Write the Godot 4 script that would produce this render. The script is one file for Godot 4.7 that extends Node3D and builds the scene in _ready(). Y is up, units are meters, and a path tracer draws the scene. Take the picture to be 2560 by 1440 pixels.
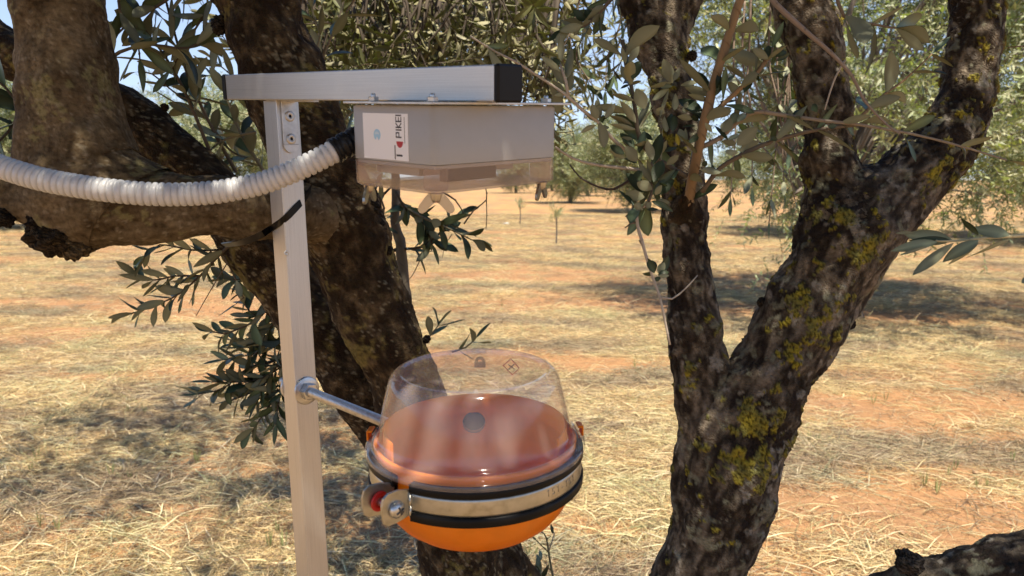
extends Node3D
# An olive grove in summer: an aluminium mast strapped to an olive limb carries a grey sensor box and an orange insect trap.

const F := 1849.0                    # focal length in pixels of the 2560 x 1440 photograph
const PITCH := 0.14765               # camera looks 8.46 degrees down
const CAM := Vector3(0, 1.45, 0)
const SUN := Vector3(0.10, 0.92, 0.36)   # towards the sun
var rng := RandomNumberGenerator.new()
var nS := FastNoiseLite.new()        # simplex, unit frequency
var nL := FastNoiseLite.new()        # low, fractal
var nR := FastNoiseLite.new()        # ridged
var M := {}                          # materials
var LEAF: Array[ArrayMesh] = []

func _ready() -> void:
	rng.seed = 7
	# ---------- camera, sky, sun, exposure ----------
	var cam := Camera3D.new()
	cam.name = "camera"
	add_child(cam)
	cam.position = CAM
	cam.rotation = Vector3(-PITCH, 0, 0)
	var at := CameraAttributesPhysical.new()
	at.frustum_focal_length = 44.94
	at.exposure_aperture = 22.0
	at.frustum_focus_distance = 0.80
	at.frustum_near = 0.03
	at.frustum_far = 900.0
	cam.attributes = at
	cam.fov = 42.55
	cam.near = 0.03
	cam.far = 900.0
	cam.current = true
	var sky_mat := ProceduralSkyMaterial.new()
	sky_mat.sky_top_color = Color(0.42, 0.56, 0.80)
	sky_mat.sky_horizon_color = Color(0.83, 0.91, 0.98)
	sky_mat.sky_curve = 0.16
	sky_mat.sky_energy_multiplier = 0.84
	sky_mat.ground_bottom_color = Color(0.55, 0.45, 0.33)
	sky_mat.ground_horizon_color = Color(0.70, 0.66, 0.58)
	sky_mat.sun_angle_max = 1.0
	var sky := Sky.new()
	sky.sky_material = sky_mat
	var env := Environment.new()
	env.background_mode = Environment.BG_SKY
	env.sky = sky
	env.tonemap_mode = Environment.TONE_MAPPER_LINEAR
	env.tonemap_exposure = 2.15
	env.sdfgi_enabled = true
	env.ssao_enabled = true
	env.ssil_enabled = true
	var we := WorldEnvironment.new()
	we.name = "world_environment"
	we.environment = env
	add_child(we)
	var sun := DirectionalLight3D.new()
	sun.name = "sun"
	add_child(sun)
	sun.look_at_from_position(SUN * 20.0, Vector3.ZERO, Vector3(0, 0, -1))
	sun.light_energy = 1.6
	sun.light_color = Color(1.0, 0.955, 0.88)
	sun.light_angular_distance = 0.53
	sun.shadow_enabled = true

	make_noises()
	make_materials()
	make_leaves()
	# ---------- setting ----------
	build_ground()
	build_straw()
	build_far_trees()
	# ---------- the two olive trees in front ----------
	build_left_tree()
	build_right_tree()
	# ---------- things ----------
	build_mast()
	build_box()
	build_conduit()
	build_tie()
	build_rod()
	build_clamp()
	build_trap()
	build_small_things()

# ======================= helpers =======================
func P(x: float, y: float, d: float) -> Vector3:          # the point d metres deep along the view axis, behind pixel (x, y) of the photograph
	var a := (x - 1280.0) / F * d
	var b := -(y - 720.0) / F * d
	return CAM + Vector3(a, b * cos(PITCH) - d * sin(PITCH), -b * sin(PITCH) - d * cos(PITCH))

func G(x: float, y: float) -> Vector3:                     # where that pixel meets level ground
	var r := P(x, y, 1.0) - CAM
	return CAM + r * (-CAM.y / r.y)

func on_plane(x: float, y: float, p: Vector3, n: Vector3) -> Vector3:
	var r := P(x, y, 1.0) - CAM
	return CAM + r * ((p - CAM).dot(n) / r.dot(n))

func q(x: float, y: float, d: float, r: float) -> Array:   # a limb joint: point and radius (radius in pixels)
	return [P(x, y, d), r * d / F]

func L(r: float, g: float, b: float) -> Color:             # a linear colour for an sRGB slot
	return Color(r, g, b).linear_to_srgb()

func thing(called: String, label: String, category: String, pos := Vector3.ZERO, group := "") -> Node3D:
	var o := Node3D.new()
	o.name = called
	add_child(o, true)
	o.position = pos
	tag(o, label, category, group)
	return o

func tag(o: Node, label: String, category: String, group := "", kind := "") -> void:
	if label != "": o.set_meta("label", label)
	if category != "": o.set_meta("category", category)
	if group != "": o.set_meta("group", group)
	if kind != "": o.set_meta("kind", kind)

func put(called: String, mesh: Mesh, mat: Material, parent: Node = null) -> MeshInstance3D:
	var o := MeshInstance3D.new()
	o.name = called
	o.mesh = mesh
	if mat != null: o.material_override = mat
	(parent if parent != null else self).add_child(o, true)
	return o

func ST() -> SurfaceTool:
	var st := SurfaceTool.new()
	st.begin(Mesh.PRIMITIVE_TRIANGLES)
	st.set_smooth_group(-1)
	return st

func fin(st: SurfaceTool) -> ArrayMesh:
	st.generate_normals()
	return st.commit()

func tri_out(st: SurfaceTool, a: Vector3, b: Vector3, c: Vector3, center: Vector3) -> void:
	if (b - a).cross(c - a).dot((a + b + c) / 3.0 - center) > 0.0:
		st.add_vertex(a); st.add_vertex(c); st.add_vertex(b)
	else:
		st.add_vertex(a); st.add_vertex(b); st.add_vertex(c)

func cbox(st: SurfaceTool, xf: Transform3D, size: Vector3, bev: float) -> void:   # a chamfered box
	var h := size * 0.5
	var k := h - Vector3(bev, bev, bev)
	var o := xf.origin
	for ax in 3:
		var a1 := (ax + 1) % 3
		var a2 := (ax + 2) % 3
		for s in [-1.0, 1.0]:
			var c := []
			for t in [[-1, -1], [1, -1], [1, 1], [-1, 1]]:
				var v := Vector3.ZERO
				v[ax] = h[ax] * s; v[a1] = k[a1] * t[0]; v[a2] = k[a2] * t[1]
				c.append(xf * v)
			tri_out(st, c[0], c[1], c[2], o); tri_out(st, c[0], c[2], c[3], o)
			for s2 in [-1.0, 1.0]:      # edge between face ax=s and a1=s2
				var e := []
				for t2 in [-1.0, 1.0]:
					var v1 := Vector3.ZERO
					v1[ax] = h[ax] * s; v1[a1] = k[a1] * s2; v1[a2] = k[a2] * t2
					var v2 := Vector3.ZERO
					v2[ax] = k[ax] * s; v2[a1] = h[a1] * s2; v2[a2] = k[a2] * t2
					e.append(xf * v1); e.append(xf * v2)
				tri_out(st, e[0], e[1], e[3], o); tri_out(st, e[0], e[3], e[2], o)
	for sx in [-1.0, 1.0]:
		for sy in [-1.0, 1.0]:
			for sz in [-1.0, 1.0]:
				tri_out(st, xf * Vector3(h.x * sx, k.y * sy, k.z * sz), xf * Vector3(k.x * sx, h.y * sy, k.z * sz), xf * Vector3(k.x * sx, k.y * sy, h.z * sz), o)

func boxm(xf: Transform3D, size: Vector3, bev := 0.0006) -> ArrayMesh:
	var st := ST()
	cbox(st, xf, size, bev)
	return fin(st)

func frame(x: Vector3, y: Vector3, z: Vector3, o: Vector3) -> Transform3D:
	return Transform3D(Basis(x, y, z), o)

func lathe(st: SurfaceTool, prof: Array, n: int, xf := Transform3D(), a0 := 0.0, a1 := TAU, smooth := true) -> void:
	# prof: [radius, height] going so that the outside lies to the right of the way up; angle 0 faces +z, growing towards +x
	st.set_smooth_group(0 if smooth else -1)
	for i in n:
		var t0 := a0 + (a1 - a0) * i / n
		var t1 := a0 + (a1 - a0) * (i + 1) / n
		for j in prof.size() - 1:
			var p: Array = prof[j]
			var r: Array = prof[j + 1]
			var A := xf * Vector3(sin(t0) * p[0], p[1], cos(t0) * p[0])
			var B := xf * Vector3(sin(t1) * p[0], p[1], cos(t1) * p[0])
			var C := xf * Vector3(sin(t1) * r[0], r[1], cos(t1) * r[0])
			var D := xf * Vector3(sin(t0) * r[0], r[1], cos(t0) * r[0])
			if p[0] > 1e-6:
				st.add_vertex(A); st.add_vertex(C); st.add_vertex(B)
			if r[0] > 1e-6:
				st.add_vertex(A); st.add_vertex(D); st.add_vertex(C)
	st.set_smooth_group(-1)

func axis_frame(o: Vector3, y: Vector3, hint := Vector3(0, 0, 1)) -> Transform3D:   # a frame whose y runs along the given direction
	y = y.normalized()
	var x := y.cross(hint)
	if x.length() < 0.05: x = y.cross(Vector3(1, 0, 0))
	x = x.normalized()
	return Transform3D(Basis(x, y, x.cross(y)), o)

func spline(pts: Array, step: float) -> Array:              # pts: [Vector3, radius]; returns the same, evenly resampled along a Catmull-Rom curve
	var out := []
	for i in pts.size() - 1:
		var p0: Vector3 = pts[max(i - 1, 0)][0]
		var p1: Vector3 = pts[i][0]
		var p2: Vector3 = pts[i + 1][0]
		var p3: Vector3 = pts[min(i + 2, pts.size() - 1)][0]
		var n: int = max(1, int(round(p1.distance_to(p2) / step)))
		for k in n:
			var t := float(k) / n
			var v := 0.5 * (2.0 * p1 + (p2 - p0) * t + (2.0 * p0 - 5.0 * p1 + 4.0 * p2 - p3) * t * t + (3.0 * p1 - p0 - 3.0 * p2 + p3) * t * t * t)
			var r0: float = pts[max(i - 1, 0)][1]
			var r1: float = pts[i][1]
			var r2: float = pts[i + 1][1]
			var r3: float = pts[min(i + 2, pts.size() - 1)][1]
			var r := 0.5 * (2.0 * r1 + (r2 - r0) * t + (2.0 * r0 - 5.0 * r1 + 4.0 * r2 - r3) * t * t + (3.0 * r1 - r0 - 3.0 * r2 + r3) * t * t * t)
			out.append([v, max(r, 0.0002)])
	out.append(pts[-1])
	return out

func tube(st: SurfaceTool, pts: Array, sides: int, col := Color.WHITE, bump := 0.0) -> void:   # a simple closed tube through [Vector3, radius]
	st.set_smooth_group(0)
	var rings := []
	var up := Vector3(0.31, 0.2, 0.93)
	for i in pts.size():
		var a: Vector3 = pts[max(i - 1, 0)][0]
		var b: Vector3 = pts[min(i + 1, pts.size() - 1)][0]
		var t := (b - a).normalized()
		var x := (up - t * up.dot(t)).normalized()
		up = x
		var y := t.cross(x)
		var ring := []
		for k in sides:
			var an := TAU * k / sides
			var rr: float = pts[i][1] * (1.0 + (rng.randf_range(-bump, bump) if bump > 0.0 else 0.0))
			ring.append(pts[i][0] + (x * cos(an) + y * sin(an)) * rr)
		rings.append(ring)
	for i in rings.size() - 1:
		for k in sides:
			var k2 := (k + 1) % sides
			st.set_color(col)
			st.add_vertex(rings[i][k]); st.add_vertex(rings[i + 1][k2]); st.add_vertex(rings[i][k2])
			st.add_vertex(rings[i][k]); st.add_vertex(rings[i + 1][k]); st.add_vertex(rings[i + 1][k2])
	for e in [0, rings.size() - 1]:
		for k in range(1, sides - 1):
			st.set_color(col)
			if e == 0:
				st.add_vertex(rings[e][0]); st.add_vertex(rings[e][k]); st.add_vertex(rings[e][k + 1])
			else:
				st.add_vertex(rings[e][0]); st.add_vertex(rings[e][k + 1]); st.add_vertex(rings[e][k])
	st.set_smooth_group(-1)

func make_noises() -> void:
	nS.noise_type = FastNoiseLite.TYPE_SIMPLEX_SMOOTH
	nS.frequency = 1.0
	nS.fractal_type = FastNoiseLite.FRACTAL_NONE
	nS.seed = 11
	nL.noise_type = FastNoiseLite.TYPE_SIMPLEX_SMOOTH
	nL.frequency = 1.0
	nL.fractal_type = FastNoiseLite.FRACTAL_FBM
	nL.fractal_octaves = 3
	nL.seed = 5
	nR.noise_type = FastNoiseLite.TYPE_SIMPLEX_SMOOTH
	nR.frequency = 1.0
	nR.fractal_type = FastNoiseLite.FRACTAL_RIDGED
	nR.fractal_octaves = 2
	nR.seed = 23

func std(albedo: Color, rough: float, metal := 0.0) -> StandardMaterial3D:
	var m := StandardMaterial3D.new()
	m.albedo_color = albedo
	m.roughness = rough
	m.metallic = metal
	return m

func noise_tex(seed_: int, freq: float, ramp: Array, size := 512, octaves := 4, type := FastNoiseLite.TYPE_SIMPLEX_SMOOTH, as_normal := false) -> NoiseTexture2D:
	var n := FastNoiseLite.new()
	n.seed = seed_
	n.noise_type = type
	n.frequency = freq
	n.fractal_octaves = octaves
	var t := NoiseTexture2D.new()
	t.width = size
	t.height = size
	t.seamless = true
	t.noise = n
	t.as_normal_map = as_normal
	if ramp.size() > 0:
		var g := Gradient.new()
		var offs := PackedFloat32Array()
		var cols := PackedColorArray()
		for r in ramp:
			offs.append(r[0]); cols.append(r[1])
		g.offsets = offs
		g.colors = cols
		t.color_ramp = g
	return t

func grain(m: StandardMaterial3D, tex: Texture2D, scale: float, world := false) -> void:
	m.albedo_texture = tex
	m.uv1_triplanar = true
	m.uv1_world_triplanar = world
	m.uv1_scale = Vector3(scale, scale, scale)

func brushed(along_u: bool, lo: float, hi: float, seed_: int, w := 512, h := 512) -> ImageTexture:   # fine parallel scratches, a few deeper ones
	var r := RandomNumberGenerator.new()
	r.seed = seed_
	var im := Image.create(w, h, false, Image.FORMAT_RGB8)
	var n := h if along_u else w
	var m := w if along_u else h
	for i in n:
		var base := r.randf_range(lo, hi)
		var k := r.randf_range(1.0, 4.0)
		var ph := r.randf() * TAU
		for j in m:
			var v := clampf(base + 0.03 * sin(TAU * j / m * round(k) + ph) + r.randf_range(-0.02, 0.02), 0.0, 1.0)
			if along_u: im.set_pixel(j, i, Color(v, v, v))
			else: im.set_pixel(i, j, Color(v, v, v))
	im.generate_mipmaps()
	return ImageTexture.create_from_image(im)

func make_materials() -> void:
	var W := Color.WHITE
	# bark: colour comes with the vertices, the texture adds grain finer than a vertex
	for k in [["bark", 0.93], ["bark_rough", 0.95], ["bark_smooth", 0.9]]:
		var m := std(W, k[1])
		m.vertex_color_use_as_albedo = true
		m.metallic_specular = 0.3
		grain(m, noise_tex(31, 0.035, [[0.0, L(0.35, 0.33, 0.30)], [0.42, L(0.72, 0.70, 0.66)], [0.58, L(0.9, 0.88, 0.84)], [1.0, W]], 512, 5), 9.0, true)
		m.heightmap_enabled = true
		m.heightmap_texture = noise_tex(37, 0.06, [], 512, 5)
		m.heightmap_scale = {"bark": 0.26, "bark_rough": 0.6, "bark_smooth": 0.10}[k[0]]
		M[k[0]] = m
	var tw := std(W, 0.85)
	tw.vertex_color_use_as_albedo = true
	M["twig"] = tw
	# leaves
	var lt := std(W, 0.40)
	lt.metallic_specular = 0.40
	lt.vertex_color_use_as_albedo = true
	lt.backlight_enabled = true
	lt.backlight = Color(0.55, 0.62, 0.25)
	M["leaf_top"] = lt
	var lb := std(W, 0.75)
	lb.vertex_color_use_as_albedo = true
	lb.metallic_specular = 0.3
	lb.backlight_enabled = true
	lb.backlight = Color(0.55, 0.62, 0.3)
	M["leaf_back"] = lb
	var cr := std(W, 0.52)
	cr.vertex_color_use_as_albedo = true
	cr.backlight_enabled = true
	cr.backlight = Color(0.68, 0.78, 0.36)
	M["crown"] = cr
	# ground
	var g := std(W, 0.96)
	g.vertex_color_use_as_albedo = true
	g.metallic_specular = 0.2
	g.albedo_texture = straw_texture()
	g.uv1_triplanar = true
	g.uv1_world_triplanar = true
	g.uv1_scale = Vector3(0.62, 0.62, 0.62)
	g.heightmap_enabled = true
	g.heightmap_texture = g.albedo_texture
	g.heightmap_scale = 1.2
	M["ground"] = g
	var s := std(W, 0.62)
	s.vertex_color_use_as_albedo = true
	s.backlight_enabled = true
	s.backlight = Color(0.3, 0.27, 0.2)
	M["straw"] = s
	# metals
	var al := std(L(0.60, 0.595, 0.58), 0.42, 0.85)
	al.albedo_texture = brushed(true, 0.965, 1.0, 3)
	al.roughness_texture = brushed(true, 0.86, 1.0, 4)
	al.roughness_texture_channel = BaseMaterial3D.TEXTURE_CHANNEL_RED
	al.roughness = 0.46
	M["aluminium"] = al
	var al2 := std(L(0.70, 0.69, 0.67), 0.45, 0.85)
	grain(al2, noise_tex(41, 0.02, [[0.0, L(0.55, 0.54, 0.52)], [0.5, L(0.85, 0.85, 0.85)], [1.0, W]], 256, 4), 14.0)
	M["plate"] = al2
	var zn := std(L(0.66, 0.67, 0.68), 0.33, 0.95)
	grain(zn, noise_tex(43, 0.03, [[0.0, L(0.62, 0.62, 0.60)], [0.55, L(0.9, 0.9, 0.9)], [1.0, W]], 256, 4), 18.0)
	M["zinc"] = zn
	M["wing"] = std(L(0.46, 0.44, 0.41), 0.30, 0.95)
	var stl := std(L(0.50, 0.50, 0.475), 0.36, 0.95)
	grain(stl, noise_tex(47, 0.018, [[0.0, L(0.55, 0.53, 0.46)], [0.5, L(0.88, 0.87, 0.83)], [1.0, W]], 256, 5), 16.0)
	M["band"] = stl
	# plastics
	var wp := std(L(0.40, 0.385, 0.365), 0.42)
	grain(wp, noise_tex(53, 0.03, [[0.0, L(0.93, 0.93, 0.92)], [1.0, W]], 256, 3), 10.0)
	M["box"] = wp
	M["conduit"] = std(L(0.54, 0.545, 0.55), 0.35)
	M["black"] = std(L(0.010, 0.010, 0.011), 0.42)
	M["rubber"] = std(L(0.006, 0.006, 0.0065), 0.42)
	M["tape"] = std(L(0.012, 0.012, 0.013), 0.22)
	M["tie"] = std(L(0.010, 0.009, 0.008), 0.28)
	for k in ["black", "rubber", "tape", "tie"]: M[k].metallic_specular = 0.28
	M["label"] = std(L(0.80, 0.80, 0.82), 0.4)
	M["ink"] = std(L(0.03, 0.025, 0.03), 0.5)
	M["ink_red"] = std(L(0.42, 0.015, 0.02), 0.5)
	M["ink_blue"] = std(L(0.36, 0.60, 0.78), 0.5)
	M["red"] = std(L(0.50, 0.012, 0.010), 0.45)
	var org := std(L(0.95, 0.30, 0.010), 0.32)
	org.backlight_enabled = true
	org.backlight = L(0.62, 0.20, 0.01)
	grain(org, noise_tex(59, 0.02, [[0.0, L(0.86, 0.84, 0.8)], [0.6, W], [1.0, W]], 256, 3), 8.0)
	M["orange"] = org
	var cl := std(Color(0.94, 0.88, 0.86, 0.125), 0.09)
	cl.transparency = BaseMaterial3D.TRANSPARENCY_ALPHA
	M["clear"] = cl
	var lid := std(Color(0.72, 0.62, 0.60, 0.25), 0.12)
	lid.transparency = BaseMaterial3D.TRANSPARENCY_ALPHA
	M["lid"] = lid
	var pm := std(Color(0.50, 0.42, 0.42, 0.5), 0.2)
	pm.transparency = BaseMaterial3D.TRANSPARENCY_ALPHA
	M["print"] = pm
	M["stone"] = std(L(0.62, 0.58, 0.5), 0.9)

func straw_texture() -> ImageTexture:           # soil with straws lying on it; also used as relief
	var r := RandomNumberGenerator.new()
	r.seed = 99
	var n := 1024
	var im := Image.create(n, n, false, Image.FORMAT_RGB8)
	im.fill(L(0.46, 0.42, 0.38))
	for i in 5200:                                # crumbs
		var c := r.randf_range(0.25, 0.75)
		var w := r.randi_range(2, 7)
		im.fill_rect(Rect2i(r.randi_range(0, n - 8), r.randi_range(0, n - 8), w, r.randi_range(2, 5)), L(c, c * 0.93, c * 0.86))
	for i in 5200:
		var x := r.randf() * n
		var y := r.randf() * n
		var a := r.randfn(0.0, 0.75)
		var bend := r.randfn(0.0, 0.012)
		var l := r.randi_range(14, 95)
		var v := r.randf_range(0.4, 1.0)
		var c := L(v, v * r.randf_range(0.90, 1.0), v * r.randf_range(0.72, 0.95))
		var dk := L(v * 0.34, v * 0.3, v * 0.27)
		var wide := r.randf() < 0.3
		for k in l:
			var xi := posmod(int(x), n)
			var yi := posmod(int(y), n)
			im.set_pixel(xi, yi, c)
			if wide: im.set_pixel(xi, posmod(yi + 1, n), c)
			if k % 3 != 0: im.set_pixel(xi, posmod(yi + 2, n), dk)
			x += cos(a); y += sin(a)
			a += bend
	im.generate_mipmaps()
	return ImageTexture.create_from_image(im)

# ======================= leaves =======================
func leaf_shape(st: SurfaceTool, base: Vector3, dir: Vector3, nrm: Vector3, len_: float, wid: float, segs: int, curl: float, fold: float, twist: float, off: float, flip: bool, col: Color, rib: Color) -> void:
	dir = dir.normalized()
	nrm = (nrm - dir * nrm.dot(dir)).normalized()
	var rows := []
	for i in segs + 1:
		var t := float(i) / segs
		var hw := wid * 0.5 * pow(max(sin(PI * pow(t, 0.9)), 0.0), 0.8)
		if i == 0: hw = wid * 0.04
		if i == segs: hw = 0.0
		var n2 := nrm.rotated(dir, twist * t)
		var s2 := dir.cross(n2)
		var c := base + dir * len_ * t * (1.0 - 0.25 * absf(curl) * t) - nrm * curl * len_ * t * t * 0.5 + n2 * off
		rows.append([c, c + s2 * hw + n2 * hw * fold, c - s2 * hw + n2 * hw * fold])
	for i in segs:
		for s in 2:
			var a: Vector3 = rows[i][0]
			var b: Vector3 = rows[i][1 + s]
			var c2: Vector3 = rows[i + 1][1 + s]
			var d: Vector3 = rows[i + 1][0]
			var cw := (s == 1) != flip
			for tr in [[a, b, c2, rib, col, col], [a, c2, d, rib, col, rib]]:
				if (tr[0] - tr[1]).length() < 1e-7 or (tr[1] - tr[2]).length() < 1e-7 or (tr[0] - tr[2]).length() < 1e-7: continue
				st.set_color(tr[3]); st.add_vertex(tr[0])
				if cw:
					st.set_color(tr[4]); st.add_vertex(tr[1]); st.set_color(tr[5]); st.add_vertex(tr[2])
				else:
					st.set_color(tr[5]); st.add_vertex(tr[2]); st.set_color(tr[4]); st.add_vertex(tr[1])

func make_leaves() -> void:
	# twelve leaves of unit length and width along x, top side towards y; surface 0 is the glossy top, surface 1 the felted back
	for v in 12:
		var curl: float = [0.0, 0.25, -0.2, 0.45, 0.1, 0.6][v % 6]
		var fold: float = [0.2, 0.35, 0.12, 0.28, 0.5, 0.1][v % 6]
		var twist: float = [0.0, 0.35, -0.3, 0.1, -0.5, 0.2][(v + v / 6) % 6]
		var tone: float = [1.0, 0.42, 1.35, 0.55, 1.2, 0.48][(v * 5) % 6]
		var top := Color(0.072 * tone, 0.100 * tone, 0.052 * tone)
		var back := Color(0.255, 0.265, 0.175) * lerpf(0.85, 1.12, (v % 4) / 3.0)
		if v == 10: top = Color(0.22, 0.20, 0.03); back = Color(0.40, 0.33, 0.08)      # a yellowing leaf
		if v == 11: top = Color(0.16, 0.19, 0.13); back = Color(0.30, 0.30, 0.22)      # a silvery one
		var st := ST(); st.set_smooth_group(0)
		leaf_shape(st, Vector3.ZERO, Vector3.RIGHT, Vector3.UP, 1.0, 1.0, 8, curl, fold * 0.45, twist, 0.004, false, top, top * 1.9)
		var mesh := fin(st)
		var sb := ST(); sb.set_smooth_group(0)
		leaf_shape(sb, Vector3.ZERO, Vector3.RIGHT, Vector3.UP, 1.0, 1.0, 8, curl, fold * 0.45, twist, -0.004, true, back, back * 1.25)
		sb.generate_normals()
		sb.commit(mesh)
		mesh.surface_set_material(0, M["leaf_top"])
		mesh.surface_set_material(1, M["leaf_back"])
		LEAF.append(mesh)

var single := 0                       # leaves of the present tree that are parts of their own
var reach := 1.24                     # how far off a leaf may be to be a part of its own
var REST := []                        # surface tools for the top and back sides of all its other leaves

func leaves_begin() -> void:
	single = 0
	REST = [ST(), ST()]

func leaves_end(parent: Node3D) -> void:
	var mesh: ArrayMesh = REST[0].commit()
	REST[1].commit(mesh)
	mesh.surface_set_material(0, M["leaf_top"])
	mesh.surface_set_material(1, M["leaf_back"])
	put("leaves", mesh, null, parent).set_meta("kind", "stuff")

func leaf(parent: Node3D, b: Vector3, t: Vector3, w: float, nrm: Vector3, v := -1) -> void:
	if v < 0: v = rng.randi_range(0, 9) if rng.randf() < 0.4 else rng.randi_range(0, 4) * 2
	var x := t - b
	var z := x.cross(nrm).normalized()
	var y := z.cross(x).normalized()
	var xf := Transform3D(Basis(x, y * x.length(), z * w), b)
	if b.distance_to(CAM) > reach or single >= 290:
		for k in 2: REST[k].append_from(LEAF[v], k, xf)
		return
	single += 1
	var o := MeshInstance3D.new()
	o.name = "leaf"
	o.mesh = LEAF[v]
	o.transform = xf
	parent.add_child(o, true)

func px_leaf(parent: Node3D, ox: float, oy: float, s: float, e: Array, d: float) -> void:
	# e: [base x, base y, tip x, tip y, width, side]; side D top towards us, P back towards us, G silvery, Y yellow
	var db := d + rng.randf_range(-0.015, 0.015)
	var dt := db + rng.randf_range(-0.012, 0.012)
	var b := P(ox + e[0] / s, oy + e[1] / s, db)
	var t := P(ox + e[2] / s, oy + e[3] / s, dt)
	var toward := (CAM - b).normalized()
	var side: String = e[5]
	var n := toward if side != "P" else -toward
	n = (n + Vector3(rng.randf_range(-0.25, 0.25), rng.randf_range(0.0, 0.45), rng.randf_range(-0.1, 0.1))).normalized()
	var v := -1
	if side == "D": v = [1, 3, 5, 7, 9][rng.randi_range(0, 4)]
	if side == "Y": v = 10
	if side == "G": v = 11
	leaf(parent, b, t, e[4] / s * d / F * 1.3, n, v)

func sprig_leaves(parent: Node3D, pts: Array, len_: float, gap: float, skip := 0.1, from := 0.0) -> void:
	# opposite pairs of leaves along a twig; pts: [Vector3, radius] evenly spaced
	var run := rng.randf() * gap
	var turn := rng.randf() * PI
	for i in range(1, pts.size()):
		var a: Vector3 = pts[i - 1][0]
		var b: Vector3 = pts[i][0]
		run += a.distance_to(b)
		if run < gap or float(i) / pts.size() < from: continue
		run = 0.0
		turn += PI * 0.5 + rng.randf_range(-0.4, 0.4)
		var t := (b - a).normalized()
		var x := axis_frame(b, t).basis.x.rotated(t, turn)
		for s in [-1.0, 1.0]:
			if rng.randf() < skip: continue
			var dir: Vector3 = (t * rng.randf_range(0.5, 1.0) + x * s * rng.randf_range(0.6, 1.0) + Vector3(0, rng.randf_range(-0.25, 0.1), 0)).normalized()
			var l := len_ * rng.randf_range(0.7, 1.15)
			leaf(parent, b, b + dir * l, l * rng.randf_range(0.19, 0.27), (t + Vector3(0, 0.5, 0) + x * rng.randf_range(-0.4, 0.4)))
	var e: Vector3 = pts[-1][0]
	var te: Vector3 = (e - pts[-2][0]).normalized()
	leaf(parent, e, e + te * len_ * 0.8, len_ * 0.18, Vector3(0.2, 1, 0.3))

func sprig_mesh(seed_: int, leaves: int, length: float, leaf_len: float, layers: int, segs: int, bend: float) -> ArrayMesh:
	# a leafy twig growing along +y, for the crowns
	var keep := rng.seed
	rng.seed = seed_
	var st := ST()
	var pts := []
	for i in 6:
		var t := i / 5.0
		pts.append([Vector3(bend * t * t * length, t * length, sin(t * 3.0 + seed_) * 0.06 * length), lerpf(0.0022, 0.0008, t)])
	tube(st, pts, 3, Color(0.13, 0.105, 0.07))
	st.set_smooth_group(-1)
	for k in leaves:
		var t: float = (k / 2 + 0.6) / (leaves / 2.0)
		t = min(t, 1.0)
		var f: float = t * 5.0
		var i: int = min(int(f), 4)
		var b: Vector3 = (pts[i][0] as Vector3).lerp(pts[i + 1][0], f - i)
		var an := (k / 2) * 1.7 + (k % 2) * PI + rng.randf_range(-0.4, 0.4)
		var x := Vector3(cos(an), 0, sin(an))
		var dir := (x * rng.randf_range(0.7, 1.1) + Vector3(0, rng.randf_range(0.35, 1.0), 0)).normalized()
		var nrm := (Vector3(0, 1, 0) - x * 0.4 + Vector3(rng.randf_range(-0.5, 0.5), 0, rng.randf_range(-0.5, 0.5))).normalized()
		var l := leaf_len * rng.randf_range(0.7, 1.2)
		var tone := rng.randf_range(0.8, 1.45)
		var top := Color(0.155, 0.180, 0.082) * tone
		var back := Color(0.42, 0.43, 0.27) * rng.randf_range(0.8, 1.15)
		var mixd := top.lerp(back, 0.25 if rng.randf() < 0.5 else 0.9)
		var cu := rng.randf_range(-0.1, 0.4)
		if layers == 2:
			leaf_shape(st, b, dir, nrm, l, l * 0.22, segs, cu, 0.2, 0.0, 0.0002, false, top, top)
			leaf_shape(st, b, dir, nrm, l, l * 0.22, segs, cu, 0.2, 0.0, -0.0002, true, back, back)
		else:
			leaf_shape(st, b, dir, nrm, l, l * 0.24, segs, cu, 0.2, 0.0, 0.0, false, mixd, mixd)
	rng.seed = keep
	return fin(st)

func crowd(called: String, mesh: Mesh, mat: Material, xfs: Array, cols: Array, parent: Node = null) -> MultiMeshInstance3D:
	var mm := MultiMesh.new()
	mm.transform_format = MultiMesh.TRANSFORM_3D
	mm.use_colors = true
	mm.mesh = mesh
	mm.instance_count = xfs.size()
	for i in xfs.size():
		mm.set_instance_transform(i, xfs[i])
		mm.set_instance_color(i, cols[i])
	var o := MultiMeshInstance3D.new()
	o.name = called
	o.multimesh = mm
	o.material_override = mat
	(parent if parent != null else self).add_child(o, true)
	o.set_meta("kind", "stuff")
	return o

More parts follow.
